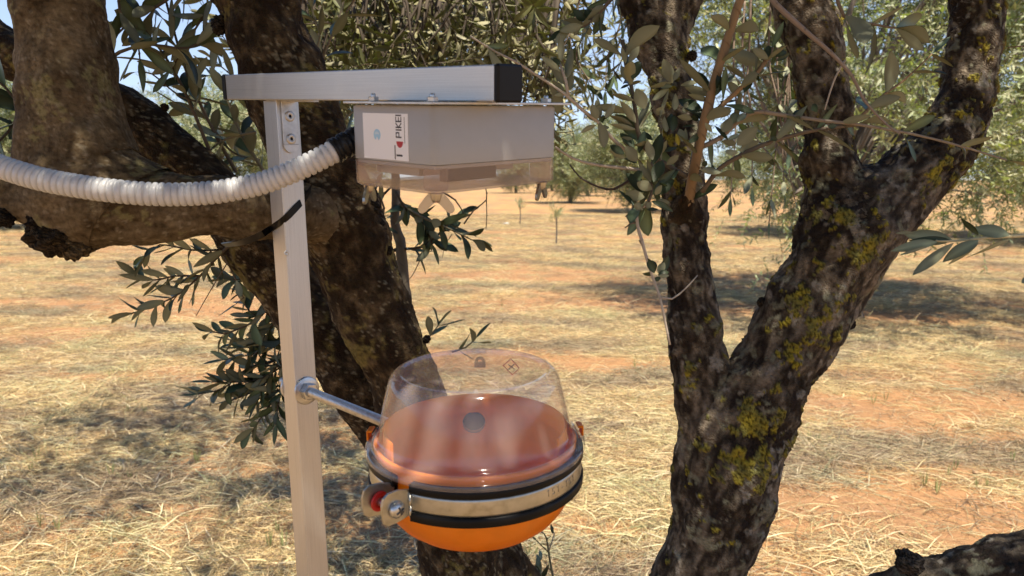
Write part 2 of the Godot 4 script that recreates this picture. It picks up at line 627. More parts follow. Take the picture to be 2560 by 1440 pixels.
# ======================= setting =======================
func grid_mesh(V: PackedVector3Array, C: PackedColorArray, nu: int, nv: int, wrap: bool) -> ArrayMesh:   # nu vertices around, nv along; outside = du x dv
	var N := PackedVector3Array()
	N.resize(V.size())
	for j in nv:
		var j0: int = max(j - 1, 0) * nu
		var j1: int = min(j + 1, nv - 1) * nu
		for i in nu:
			var i0 := i - 1
			var i1 := i + 1
			if wrap:
				i0 = posmod(i0, nu); i1 = i1 % nu
			else:
				i0 = max(i0, 0); i1 = min(i1, nu - 1)
			N[j * nu + i] = (V[j * nu + i1] - V[j * nu + i0]).cross(V[j1 + i] - V[j0 + i]).normalized()
	var I := PackedInt32Array()
	var m := nu if wrap else nu - 1
	I.resize(m * (nv - 1) * 6)
	var w := 0
	for j in nv - 1:
		for i in m:
			var a := j * nu + i
			var b := j * nu + (i + 1) % nu
			var c := a + nu
			var d := b + nu
			I[w] = a; I[w + 1] = c; I[w + 2] = b; I[w + 3] = b; I[w + 4] = c; I[w + 5] = d
			w += 6
	var arr := []
	arr.resize(Mesh.ARRAY_MAX)
	arr[Mesh.ARRAY_VERTEX] = V
	arr[Mesh.ARRAY_NORMAL] = N
	arr[Mesh.ARRAY_COLOR] = C
	arr[Mesh.ARRAY_INDEX] = I
	var mesh := ArrayMesh.new()
	mesh.add_surface_from_arrays(Mesh.PRIMITIVE_TRIANGLES, arr)
	return mesh

func straw_share(x: float, z: float) -> float:     # how much of the ground the mown straw covers here, 0 to 1; it lies in swaths across the view
	var r := x * 0.985 + z * 0.17
	var s := -x * 0.17 + z * 0.985
	var v := 0.52 + 0.95 * nL.get_noise_2d(r * 0.28, s * 0.85) + 0.35 * nS.get_noise_2d(r * 1.6 + 9.0, s * 3.1)
	for e in BARE:
		var dx: float = (r - e[0]) / e[2]
		var dz: float = (s - e[1]) / e[3]
		v -= 1.1 * exp(-(dx * dx + dz * dz))
	return clampf(v, 0.0, 1.0)
var BARE := []

func height(x: float, z: float) -> float:
	return nL.get_noise_2d(x * 0.4, z * 0.4) * 0.035 + nS.get_noise_2d(x * 3.1, z * 4.3) * 0.010

func build_ground() -> void:
	for e in [[2330, 1015, 1.3, 0.32], [2400, 1290, 0.8, 0.25], [420, 772, 2.2, 0.5], [560, 940, 0.7, 0.25], [1500, 905, 1.6, 0.25], [1250, 690, 3.0, 0.6], [1560, 760, 2.2, 0.4], [2480, 1180, 0.7, 0.12]]:
		var g := G(e[0], e[1])
		BARE.append([g.x * 0.985 + g.z * 0.17, -g.x * 0.17 + g.z * 0.985, e[2], e[3]])
	var angs := []
	for i in 260: angs.append(deg_to_rad(-52.0 + 104.0 * i / 259.0))
	for i in range(1, 60): angs.append(deg_to_rad(52.0 + 256.0 * i / 60.0))
	var nu := angs.size()
	var V := PackedVector3Array()
	var C := PackedColorArray()
	var r := 0.25
	var rows := 0
	var soil := Color(0.68, 0.40, 0.205)
	var soil2 := Color(0.60, 0.365, 0.20)
	var straw := Color(0.78, 0.555, 0.255)
	var grey := Color(0.52, 0.40, 0.255)
	while r < 620.0:
		for a in angs:
			var x: float = sin(a) * r
			var z: float = -cos(a) * r
			var h := height(x, z)
			if r < 14.0: h += nS.get_noise_2d(x * 11.0, z * 11.0) * 0.006 + nS.get_noise_2d(x * 27.0, z * 27.0) * 0.004
			V.append(Vector3(x, h, z))
			var k := smoothstep(0.12, 0.62, straw_share(x, z))
			var s := soil.lerp(soil2, clampf(0.5 + nS.get_noise_2d(x * 0.9, z * 1.7), 0.0, 1.0))
			var t := straw.lerp(grey, clampf(0.35 + nS.get_noise_2d(x * 0.6 + 40.0, z * 1.3), 0.0, 1.0))
			C.append(s.lerp(t, k * 0.85))
		rows += 1
		r *= 1.0255
	var o := put("ground", grid_mesh(V, C, nu, rows, true), M["ground"])
	o.set_meta("kind", "structure")
	o.set_meta("label", "dry ochre soil of the grove under mown straw")

func straw_clump(seed_: int, n: int, spread: float, upright: float) -> ArrayMesh:
	var k := RandomNumberGenerator.new()
	k.seed = seed_
	var st := ST()
	for i in n:
		var p := Vector3(k.randfn(0, spread * 0.5), k.randf_range(0.002, 0.022), k.randfn(0, spread * 0.5))
		var a := k.randfn(0.0, 0.9) + (PI if k.randf() < 0.5 else 0.0)
		var l := k.randf_range(0.05, 0.24)
		var d := Vector3(cos(a), k.randf_range(-0.08, 0.12 + upright), sin(a)).normalized()
		var w := k.randf_range(0.0007, 0.0017) if k.randf() < 0.88 else k.randf_range(0.0017, 0.0030)
		var tone := k.randf_range(0.55, 1.3)
		var c := Color(0.68, 0.50, 0.25) * tone
		var pick := k.randf()
		if pick < 0.22: c = Color(0.76, 0.63, 0.36) * tone
		elif pick > 0.86: c = Color(0.24, 0.155, 0.085) * tone
		elif pick > 0.80: c = Color(0.34, 0.34, 0.16) * tone
		var pts := []
		for j in 4:
			var t := j / 3.0
			pts.append([p + d * l * t + Vector3(0, -0.05 * l * 4.0 * (t - 0.5) * (t - 0.5), 0) + Vector3(-d.z, 0, d.x) * sin(t * 2.0) * l * k.randf_range(-0.05, 0.05), w * (1.0 if j < 3 else 0.5)])
		tube(st, pts, 3, c)
	return fin(st)

func build_straw() -> void:
	var meshes := []
	for i in 5: meshes.append(straw_clump(60 + i, 13, 0.16, 0.05))
	meshes.append(straw_clump(70, 9, 0.07, 1.1))
	var xf := []
	var co := []
	for i in 6: xf.append([]); co.append([])
	var bands := [[2.0, 4.5, 16000, 0.75], [4.5, 8.0, 24000, 0.80], [8.0, 15.0, 32000, 0.95], [15.0, 30.0, 30000, 1.35]]
	for b in bands:
		for i in b[2]:
			var r: float = sqrt(rng.randf_range(b[0] * b[0], b[1] * b[1]))
			var a := rng.randf_range(-0.75, 0.75)
			var x := sin(a) * r
			var z := -cos(a) * r
			var s := straw_share(x, z)
			if rng.randf() > 0.06 + 0.94 * s: continue
			var m := rng.randi_range(0, 4)
			if rng.randf() < 0.06: m = 5
			var sc: float = b[3] * rng.randf_range(0.75, 1.25)
			var bs := Basis(Vector3.UP, rng.randfn(0.17, 0.7) + (PI if rng.randf() < 0.5 else 0.0)).scaled(Vector3(sc, sc * (1.0 if b[3] < 1.3 else 0.8), sc))
			xf[m].append(Transform3D(bs, Vector3(x, height(x, z) + 0.002, z)))
			var g := nS.get_noise_2d(x * 0.6 + 40.0, z * 1.3)
			var old := smoothstep(-0.15, 0.55, g)              # older litter is grey-brown, here and there greenish
			var t := rng.randf_range(0.78, 1.2) * (1.0 - 0.38 * old)
			var gr := smoothstep(0.2, 0.7, nS.get_noise_2d(x * 1.1 - 30.0, z * 2.0))
			co[m].append(Color(t * (1.0 - 0.12 * gr), t * rng.randf_range(0.96, 1.02), t * rng.randf_range(0.88, 1.04) * (1.0 + 0.14 * old)))
	var root := thing("straw", "mown dry straw scattered over the soil of the grove", "straw")
	root.set_meta("kind", "stuff")
	for i in 6: crowd("straw_litter", meshes[i], M["straw"], xf[i], co[i], root)
	# crumbs and clods of soil
	var cst := ST()
	cst.set_smooth_group(0)
	var ico := SphereMesh.new()
	ico.radius = 0.5; ico.height = 0.7; ico.radial_segments = 8; ico.rings = 4
	var arrs := ico.get_mesh_arrays()
	var vs: PackedVector3Array = arrs[Mesh.ARRAY_VERTEX]
	for i in arrs[Mesh.ARRAY_INDEX]:
		var v: Vector3 = vs[i]
		cst.set_color(Color(0.50, 0.29, 0.15))
		cst.add_vertex(v * (1.0 + 0.5 * nS.get_noise_3dv(v * 2.3)))
	var cx := []
	var cc := []
	for i in 5200:
		var r: float = sqrt(rng.randf_range(4.0, 144.0))
		var a := rng.randf_range(-0.75, 0.75)
		var x := sin(a) * r
		var z := -cos(a) * r
		if rng.randf() < straw_share(x, z) * 0.8: continue
		var sc := 0.006 + 0.022 * pow(rng.randf(), 3.0)
		cx.append(Transform3D(Basis(Vector3.UP, rng.randf() * TAU).scaled(Vector3(sc, sc * 0.7, sc * rng.randf_range(0.7, 1.2))), Vector3(x, height(x, z) + sc * 0.15, z)))
		var t := rng.randf_range(0.6, 1.2)
		cc.append(Color(t, t, t))
	crowd("clods", fin(cst), M["straw"], cx, cc, root)
	# small green weeds that sprout between the straw
	var st := ST()
	for i in 9:
		var an := rng.randf() * TAU
		leaf_shape(st, Vector3(0, 0, 0), Vector3(cos(an) * 0.5, 1, sin(an) * 0.5), Vector3(cos(an), 0.2, sin(an)), rng.randf_range(0.05, 0.15), 0.0045, 3, 0.5, 0.1, 0.0, 0.0, false, Color(0.25, 0.27, 0.11), Color(0.29, 0.30, 0.13))
	var wm := fin(st)
	var wx := []
	var wc := []
	for p in [[285, 945], [770, 1155], [300, 1200], [145, 1330], [560, 1090], [330, 1035], [1800, 690], [2290, 1200], [2335, 1240], [2370, 1180], [2430, 1215], [2030, 1105], [1270, 760], [1410, 720], [1900, 1310], [1330, 1410], [1540, 1400], [700, 1390], [470, 1150], [640, 1330], [2180, 1010], [2510, 1140], [1560, 1000], [1580, 930], [90, 1180]]:
		for k in 2:
			var g := G(p[0] + rng.randfn(0, 22), p[1] + rng.randfn(0, 9))
			wx.append(Transform3D(Basis(Vector3.UP, rng.randf() * TAU).scaled(Vector3.ONE * rng.randf_range(0.25, 0.75)), Vector3(g.x, height(g.x, g.z), g.z)))
			var t := rng.randf_range(0.7, 1.3)
			wc.append(Color(t, t, t))
	var wd := crowd("weeds", wm, M["crown"], wx, wc)
	tag(wd, "sparse green weeds sprouting between the straw", "weeds", "", "stuff")

var SPRIG := []       # plain twigs for the distant crowns
var FINE := []        # twigs with two-sided leaves for crowns within a few metres

func crown_of(tree: Node3D) -> Node3D:      # the part that holds all the small twigs of a tree
	var c := tree.get_node_or_null("crown")
	if c == null:
		c = Node3D.new()
		c.name = "crown"
		tree.add_child(c)
		c.set_meta("kind", "stuff")
	return c

func crown_clumps(parent: Node3D, center: Vector3, rad: Vector3, n: int, per: int, sig: float, meshes: Array, scale_: float, low_cut: float) -> Array:
	# clumps of twigs through the outer part of an ellipsoid, with gaps between them; returns the clump centres
	var spots := []
	var xf := []
	var co := []
	for m in meshes: xf.append([]); co.append([])
	for i in n:
		var d := Vector3(rng.randfn(0, 1), rng.randfn(0, 1) * 0.9 + 0.15, rng.randfn(0, 1)).normalized() * pow(rng.randf(), 0.30)
		var c := center + d * rad
		if c.y < low_cut: c.y = low_cut + rng.randf() * 0.4
		spots.append(c)
		var tone := rng.randf_range(0.8, 1.2)
		for k in int(per * rng.randf_range(0.6, 1.4)):
			var o := Vector3(rng.randfn(0, sig), rng.randfn(0, sig * 0.85), rng.randfn(0, sig))
			var p := c + o
			if p.y < 0.25: continue
			var y := (d * rad.normalized() * 1.2 + o.normalized() * 0.7 + Vector3(rng.randfn(0, 0.4), rng.randfn(0.1, 0.5), rng.randfn(0, 0.4))).normalized()
			var f := axis_frame(p, y)
			f.basis = f.basis.rotated(y, rng.randf() * TAU).scaled_local(Vector3.ONE * scale_ * rng.randf_range(0.7, 1.3))
			var m := rng.randi_range(0, meshes.size() - 1)
			xf[m].append(f)
			var t := tone * rng.randf_range(0.85, 1.15)
			co[m].append(Color(t * rng.randf_range(0.92, 1.1), t, t * rng.randf_range(0.85, 1.05)))
	for m in meshes.size():
		if xf[m].size() > 0: crowd("foliage", meshes[m], M["crown"], xf[m], co[m], crown_of(parent))
	return spots

func trunk_and_limbs(parent: Node3D, spots: Array, h: float, r: float, lean: Vector3) -> void:
	var st := ST()
	var tp := [[Vector3(0, -0.15, 0), r * 1.5], [Vector3(lean.x * 0.2, 0.15, lean.z * 0.2), r * 1.15], [lean * 0.5 + Vector3(0, h * 0.5, 0), r], [lean + Vector3(0, h, 0), r * 0.95]]
	tube(st, spline(tp, 0.1), 10, Color(0.17, 0.14, 0.11), 0.08)
	put("trunk", fin(st), M["bark_rough"], parent)
	var top := lean + Vector3(0, h, 0)
	var lm := ST()
	for i in spots.size():
		var c: Vector3 = spots[i]
		var mid := top.lerp(c, 0.45) + Vector3(rng.randfn(0, 0.12), 0.18, rng.randfn(0, 0.12))
		var thick: float = r * (0.55 if i % 5 == 0 else 0.2)
		tube(lm, spline([[top - Vector3(0, 0.05, 0), thick], [mid, thick * 0.55], [c, thick * 0.16]], 0.25), 5, Color(0.15, 0.125, 0.10), 0.05)
	put("limbs", fin(lm), M["twig"], parent)

func build_far_trees() -> void:
	for i in 4:
		SPRIG.append(sprig_mesh(200 + i, 18, 0.24, 0.058, 1, 3, [0.2, -0.15, 0.35, 0.0][i]))
		FINE.append(sprig_mesh(300 + i, 18, 0.22, 0.058, 2, 4, [0.25, -0.2, 0.4, 0.05][i]))
	# the tree right behind the forked trunk
	var g := G(2130, 790)
	var a := thing("olive_tree", "large bushy olive tree with grey leaning trunk just behind the lichen covered fork", "olive tree", Vector3(g.x, 0, g.z))
	var sp := crown_clumps(a, Vector3(0.30, 2.85, 0), Vector3(2.4, 1.8, 2.1), 115, 52, 0.24, SPRIG, 1.15, 1.2)
	trunk_and_limbs(a, sp, 1.05, 0.11, Vector3(-0.42, 0, 0.1))
	# suckers at its foot
	var xs := []
	var cs := []
	for i in 130:
		var y := Vector3(rng.randfn(0, 0.5), 1.0, rng.randfn(0, 0.5)).normalized()
		var f := axis_frame(Vector3(-0.42 + rng.randfn(0, 0.22), 0.15 + rng.randf() * 0.9, rng.randfn(0.2, 0.25)), y)
		f.basis = f.basis.rotated(y, rng.randf() * TAU)
		xs.append(f)
		var t := rng.randf_range(0.75, 1.15)
		cs.append(Color(t * 0.9, t, t * 0.9))
	crowd("suckers", SPRIG[2], M["crown"], xs, cs, a)
	# the other trees of the rows: two kinds, repeated
	var protos := []
	for k in 2:
		var t := thing("olive_tree", "", "")
		var s2 := crown_clumps(t, Vector3(0, 2.35, 0), Vector3(2.3, 1.75, 2.2) if k == 0 else Vector3(1.95, 1.95, 2.0), 85, 40, 0.30, SPRIG, 1.8, 0.55)
		trunk_and_limbs(t, s2, 0.9, 0.12, Vector3(0.15 - 0.3 * k, 0, 0.1))
		protos.append(t)
	var list := [
		[1425, 508, 1.0, 0, "round olive tree standing alone past the two saplings, right of the sensor box"],
		[2700, 610, 1.05, 1, "olive tree at the right edge beyond the shaded swath of straw"],
		[70, 572, 1.0, 1, "olive tree behind the upright limb at the left edge"],
		[520, 560, 1.0, 0, "olive tree seen through the sprigs left of the mast"],
		[830, 545, 1.0, 1, "olive tree seen behind the mast bracket and conduit end"],
		[1640, 497, 1.0, 1, "distant olive tree behind the dangling sprigs of the straight stem"],
		[1290, 483, 1.0, 0, "far olive tree beyond the saplings, low on the horizon"],
		[1540, 481, 1.05, 1, "far olive tree on the horizon left of the straight stem"],
		[2330, 489, 1.0, 0, "far olive tree glimpsed under the crown of the large bushy tree"],
		[2520, 478, 1.0, 1, "far olive tree low on the horizon at the right edge"],
		[1830, 480, 1.0, 0, "far olive tree between the two trunks, low on the horizon"],
		[230, 492, 1.0, 0, "far olive tree behind the dark slanting limb"],
		[690, 480, 1.0, 1, "far olive tree in the gap left of the sensor box"],
		[2140, 480, 1.05, 1, "far olive tree in the gap of the right fork"],
		[2065, 588, 1.0, 1, "olive tree farther off behind the lichen covered fork, shading the straw"],
		[1590, 530, 1.1, 0, "olive tree whose pale crown shows left of the straight stem"],
		[1470, 490, 1.1, 1, "far olive tree behind the round one that stands alone"],
		[30, 520, 1.1, 0, "second olive tree behind the upright limb, farther off"],
		[400, 500, 1.1, 1, "far olive tree low behind the sprigs left of the mast"],
		[1380, 478, 1.1, 1, "farthest olive tree on the horizon beside the box"],
	]
	for i in list.size():
		var e: Array = list[i]
		var t: Node3D = protos[e[3]]
		if t.has_meta("label"):
			t = t.duplicate()
			t.name = "olive_tree"
			add_child(t, true)
		var gg := G(e[0], e[1])
		t.position = Vector3(gg.x, 0, gg.z)
		t.rotation.y = i * 1.9
		t.scale = Vector3.ONE * e[2]
		tag(t, e[4], "olive tree", "olive trees of the far rows")
	# two saplings tied to stakes, far out on the open ground
	for e in [[1390, 612, 0.98, "taller olive sapling on a dark stake, right below the box's far corner"], [1300, 562, 0.92, "smaller and farther olive sapling on a stake, beside the pale stone"]]:
		var gs := G(e[0], e[1])
		var s := thing("olive_sapling", e[3], "sapling", Vector3(gs.x, 0, gs.z), "olive saplings")
		var st := ST()
		tube(st, spline([[Vector3(0, -0.05, 0), 0.016], [Vector3(0.012, 0.3, 0), 0.015], [Vector3(0.0, 0.62, 0.0), 0.012]], 0.08), 6, Color(0.075, 0.07, 0.065), 0.06)
		put("stem", fin(st), M["twig"], s)
		var xf := []
		var co := []
		for i in 34:
			var y := Vector3(rng.randfn(0, 0.5), 1.0, rng.randfn(0, 0.5)).normalized()
			var f := axis_frame(Vector3(rng.randfn(0, 0.06), rng.randf_range(0.50, 0.82) * e[2], rng.randfn(0, 0.06)), y)
			f.basis = f.basis.scaled_local(Vector3.ONE * 0.75)
			xf.append(f)
			co.append(Color(1, 1, 1) * rng.randf_range(0.8, 1.2))
		crowd("crown", SPRIG[i_of(e[0])], M["crown"], xf, co, s)

func i_of(x: float) -> int:
	return int(x) % 4

# ======================= bark =======================
func bones_of(pts: Array) -> Array:
	var s := spline(pts, 0.03)
	var out := []
	for i in s.size() - 1: out.append([s[i][0], s[i + 1][0], s[i][1], s[i + 1][1]])
	return out

func bark_limb(parent: Node3D, pts: Array, around: int, step: float, style: int, others: Array, blend: float, called := "limb") -> MeshInstance3D:
	var sp := spline(pts, step)
	var nv := sp.size()
	var V := PackedVector3Array()
	var C := PackedColorArray()
	V.resize(nv * around)
	C.resize(nv * around)
	var up := Vector3(0.31, 0.2, 0.93)
	var s := 0.0
	for j in nv:
		var p: Vector3 = sp[j][0]
		var r: float = sp[j][1]
		var t: Vector3 = ((sp[min(j + 1, nv - 1)][0] as Vector3) - (sp[max(j - 1, 0)][0] as Vector3)).normalized()
		if j > 0: s += p.distance_to(sp[j - 1][0])
		var x := (up - t * up.dot(t)).normalized()
		up = x
		var y := t.cross(x)
		var near := []
		for b in others:
			var reach: float = r * 1.25 + max(b[2], b[3]) + blend + 0.03
			if p.distance_squared_to((b[0] + b[1]) * 0.5) < reach * reach: near.append(b)
		var hot := []
		if style == 0:
			for e in LICHEN:
				if p.distance_squared_to(e[0]) < (r + 0.14) * (r + 0.14): hot.append(e)
		for i in around:
			var an := TAU * i / around
			var ca := cos(an)
			var sa := sin(an)
			var n := x * ca + y * sa
			var v := p + n * r
			for it in 2:                                   # draw the forks together smoothly
				var d := 1e9
				for b in near:
					var ba: Vector3 = b[1] - b[0]
					var h := clampf((v - b[0]).dot(ba) / ba.length_squared(), 0.0, 1.0)
					d = minf(d, v.distance_to(b[0] + ba * h) - lerpf(b[2], b[3], h))
				if d > blend or d < -blend * 0.5: break
				var own := (v - p).dot(n) - r
				var hh := maxf(blend - absf(own - d), 0.0) / blend
				var f := minf(own, d) - hh * hh * blend * 0.25
				v -= n * f * 0.75
			var qa := Vector3(ca * r, sa * r, s * 0.45)     # stretched along the limb
			var lump := nL.get_noise_3dv(v * 11.0)
			var mid := nS.get_noise_3dv(qa * 48.0)
			var fine := nS.get_noise_3dv(v * 150.0)
			var disp := 0.0
			var col := Color.BLACK
			if style == 0 or style == 3:      # lichen-covered, cracked grey bark
				var rough := smoothstep(-0.05, 0.35, nL.get_noise_3dv(v * 6.0 + Vector3(3, 7, 1)))
				var crack := smoothstep(0.72, 0.95, nR.get_noise_3dv(qa * 34.0)) * (0.35 + 0.65 * rough)
				var scab := nS.get_noise_3dv(v * 62.0)
				disp = lump * 0.011 + mid * 0.0012 + fine * (0.0005 + 0.0011 * rough) + scab * 0.0016 * rough - crack * 0.0030
				var k := clampf(0.5 + 0.55 * mid + 0.45 * nS.get_noise_3dv(qa * 130.0) - 0.38 * rough, 0.0, 1.0)
				col = Color(0.030, 0.023, 0.017).lerp(Color(0.235, 0.195, 0.150), k * k * (1.6 - 0.6 * k))
				col = col.lerp(Color(0.028, 0.023, 0.018), crack * 0.85)
				var wp := 0.75 * nS.get_noise_3dv(v * 46.0 + Vector3(9, 0, 0)) + 0.25 * nS.get_noise_3dv(v * 120.0) + 0.45 * nL.get_noise_3dv(v * 14.0)
				if wp > 0.48: col = col.lerp(Color(0.42, 0.39, 0.34), clampf((wp - 0.48) * 4.0, 0.0, 0.55))
				var gl := nS.get_noise_3dv(v * 26.0 + Vector3(7, 7, 7)) * 0.6 + nS.get_noise_3dv(v * 90.0 + Vector3(2, 0, 5)) * 0.4
				if gl > 0.30:          # flat grey-green crust
					col = col.lerp(Color(0.255, 0.26, 0.19), clampf((gl - 0.30) * 5.0, 0.0, 0.6))
					disp += 0.0007
				var bias := nL.get_noise_3dv(v * 4.2 + Vector3(0.3, 1.9, 0.0)) * 0.5 - 0.30
				for hs in hot: bias += 0.31 * exp(-v.distance_squared_to(hs[0]) / hs[1])
				var li := nS.get_noise_3dv(v * 30.0 + Vector3(5, 2, 8)) * 0.55 + nS.get_noise_3dv(v * 75.0) * 0.36 + nS.get_noise_3dv(v * 190.0) * 0.22 + bias
				var m := smoothstep(0.155, 0.20, li) if style == 0 else 0.0
				if m > 0.0:
					var e := nS.get_noise_3dv(v * 260.0 + Vector3(1, 1, 1))
					var lc := Color(0.33, 0.275, 0.035).lerp(Color(0.17, 0.165, 0.055), clampf(0.45 + nS.get_noise_3dv(v * 45.0) * 0.9, 0.0, 1.0))
					if e < -0.30: lc = lc * 0.3
					col = col.lerp(lc, m)
					disp += m * (0.0022 + 0.0013 * e)
			elif style == 1:    # smoother brown bark with pale felted patches
				disp = lump * 0.008 + mid * 0.0005 + fine * 0.0004
				var pale := clampf(0.44 + 0.55 * nL.get_noise_3dv(v * 13.0 + Vector3(2, 5, 0)) + 0.30 * nS.get_noise_3dv(qa * 90.0) + 0.22 * fine, 0.0, 1.0)
				col = Color(0.066, 0.044, 0.021).lerp(Color(0.225, 0.175, 0.11), pale)
				var li1 := nL.get_noise_3dv(v * 14.0 + Vector3(8, 8, 3)) + 0.25 * nS.get_noise_3dv(v * 95.0)
				if li1 > 0.42: col = col.lerp(Color(0.27, 0.245, 0.115), 0.6)
				var pit := smoothstep(0.80, 0.97, nR.get_noise_3dv(Vector3(qa.x, qa.y, qa.z * 4.0) * 52.0)) * smoothstep(-0.1, 0.4, nL.get_noise_3dv(v * 8.0))
				disp -= pit * 0.0014
				col = col.lerp(Color(0.025, 0.017, 0.009), pit * 0.75)
				var fleck := nS.get_noise_3dv(v * 120.0 + Vector3(4, 0, 0))
				if fleck > 0.62: col = col.lerp(Color(0.42, 0.37, 0.28), 0.35)
			else:               # dark old bark with pale flecks and a yellowish bloom
				var crack2 := smoothstep(0.76, 0.95, nR.get_noise_3dv(qa * 40.0))
				disp = lump * 0.010 + mid * 0.0013 + fine * 0.0009 - crack2 * 0.0022
				var k2 := clampf(0.40 + 0.55 * nS.get_noise_3dv(v * 36.0) + 0.40 * nS.get_noise_3dv(qa * 140.0), 0.0, 1.0)
				col = Color(0.028, 0.019, 0.011).lerp(Color(0.150, 0.108, 0.062), k2 * k2)
				col = col.lerp(Color(0.02, 0.015, 0.01), crack2 * 0.7)
				if nS.get_noise_3dv(v * 125.0 + Vector3(6, 0, 2)) + 0.5 * nL.get_noise_3dv(v * 12.0) > 0.62: col = col.lerp(Color(0.34, 0.30, 0.21), 0.55)
				var bl := nL.get_noise_3dv(v * 9.0 + Vector3(1, 4, 4)) + 0.3 * nS.get_noise_3dv(v * 85.0)
				if bl > 0.30: col = col.lerp(Color(0.27, 0.225, 0.075), clampf((bl - 0.30) * 3.0, 0.0, 0.65))
			V[j * around + i] = v + n * disp
			C[j * around + i] = col
	return put(called, grid_mesh(V, C, around, nv, true), M["bark_smooth" if style == 1 else "bark"], parent)

var LICHEN := []      # where the yellow lichen grows thickest: point, squared reach

func burl(parent: Node3D, c: Vector3, r: float, tone: Color, seed_: int, called := "knot") -> void:   # a gnarled lump of wood
	var n := 34
	var V := PackedVector3Array()
	var C := PackedColorArray()
	for j in n:
		for i in n:
			var a := TAU * i / n
			var b := PI * j / (n - 1) - PI * 0.5
			var d := Vector3(cos(b) * cos(a), sin(b), -cos(b) * sin(a))
			var w := nL.get_noise_3dv(d * 1.1 + Vector3(seed_, 0, 0)) * 0.42 + nS.get_noise_3dv(d * 3.4 + Vector3(0, seed_, 0)) * 0.09
			V.append(c + d * r * (0.85 + w))
			var k := clampf(0.5 + nS.get_noise_3dv(d * 7.0 + Vector3(0, 0, seed_)), 0.15, 1.3)
			C.append(Color(tone.r * k * 1.7, tone.g * k * 1.7, tone.b * k * 1.7))
	put(called, grid_mesh(V, C, n, n, true), M["bark_rough"], parent)

func twig(parent: Node3D, pts: Array, r0: float, r1: float, col: Color, called := "branch") -> Array:   # pts: [x, y, depth]
	var s := []
	for i in pts.size():
		s.append([P(pts[i][0], pts[i][1], pts[i][2]), lerpf(r0, r1, float(i) / (pts.size() - 1))])
	var sp := spline(s, 0.012)
	var st := ST()
	tube(st, sp, 6, col, 0.10)
	# buds and leaf scars
	for i in range(2, sp.size(), 3):
		var c: Vector3 = sp[i][0]
		tube(st, [[c - Vector3(0.0012, 0.001, 0), sp[i][1] * 0.7], [c, sp[i][1] * 1.35], [c + Vector3(0.001, 0.0014, 0), sp[i][1] * 0.8]], 5, col * 0.8)
	var o := put(called, fin(st), M["twig"], parent)
	o.set_meta("line", sp)
	return [o, sp]

func leafy(parent: Node3D, pts: Array, r0: float, r1: float, col: Color, len_: float, gap: float, skip := 0.1, from := 0.0) -> void:
	var t := twig(parent, pts, r0, r1, col)
	sprig_leaves(t[0], t[1], len_, gap, skip, from)

func in_gap(p: Vector3) -> bool:
	for g in GAPS:
		var d: Vector3 = p - g[0]
		if (d - SUN.normalized() * d.dot(SUN.normalized())).length() < g[1]: return true
	return false
var GAPS := [[P(1125, 1160, 0.53), 0.10], [P(545, 470, 0.57), 0.05], [P(1020, 770, 0.95), 0.05], [P(918, 340, 0.56), 0.02], [P(900, 210, 0.64), 0.05], [P(1700, 200, 1.0), 0.07], [P(1715, 560, 0.96), 0.04], [P(2100, 590, 0.93), 0.03], [P(640, 510, 0.78), 0.025]]

func canopy(parent: Node3D, boxes: Array) -> void:    # crown overhead: [center, half size, clumps, twigs per clump]
	for b in boxes:
		var xf := []
		var co := []
		for m in FINE: xf.append([]); co.append([])
		for i in b[2]:
			var h: Vector3 = b[1]
			var c: Vector3 = b[0] + Vector3(rng.randf_range(-h.x, h.x), rng.randf_range(-h.y, h.y), rng.randf_range(-h.z, h.z))
			for k in b[3]:
				var p := c + Vector3(rng.randfn(0, 0.16), rng.randfn(0, 0.13), rng.randfn(0, 0.16))
				if p.y < b[4] or in_gap(p): continue
				var y := Vector3(rng.randfn(0, 0.7), rng.randfn(-0.25, 0.6), rng.randfn(0, 0.7)).normalized()
				var f := axis_frame(p, y)
				f.basis = f.basis.rotated(y, rng.randf() * TAU).scaled_local(Vector3.ONE * rng.randf_range(0.75, 1.15))
				var m := rng.randi_range(0, FINE.size() - 1)
				xf[m].append(f)
				var t := rng.randf_range(0.8, 1.2)
				co[m].append(Color(t * rng.randf_range(0.95, 1.1), t, t * 0.95))
		for m in FINE.size():
			if xf[m].size() > 0: crowd("foliage", FINE[m], M["crown"], xf[m], co[m], crown_of(parent))

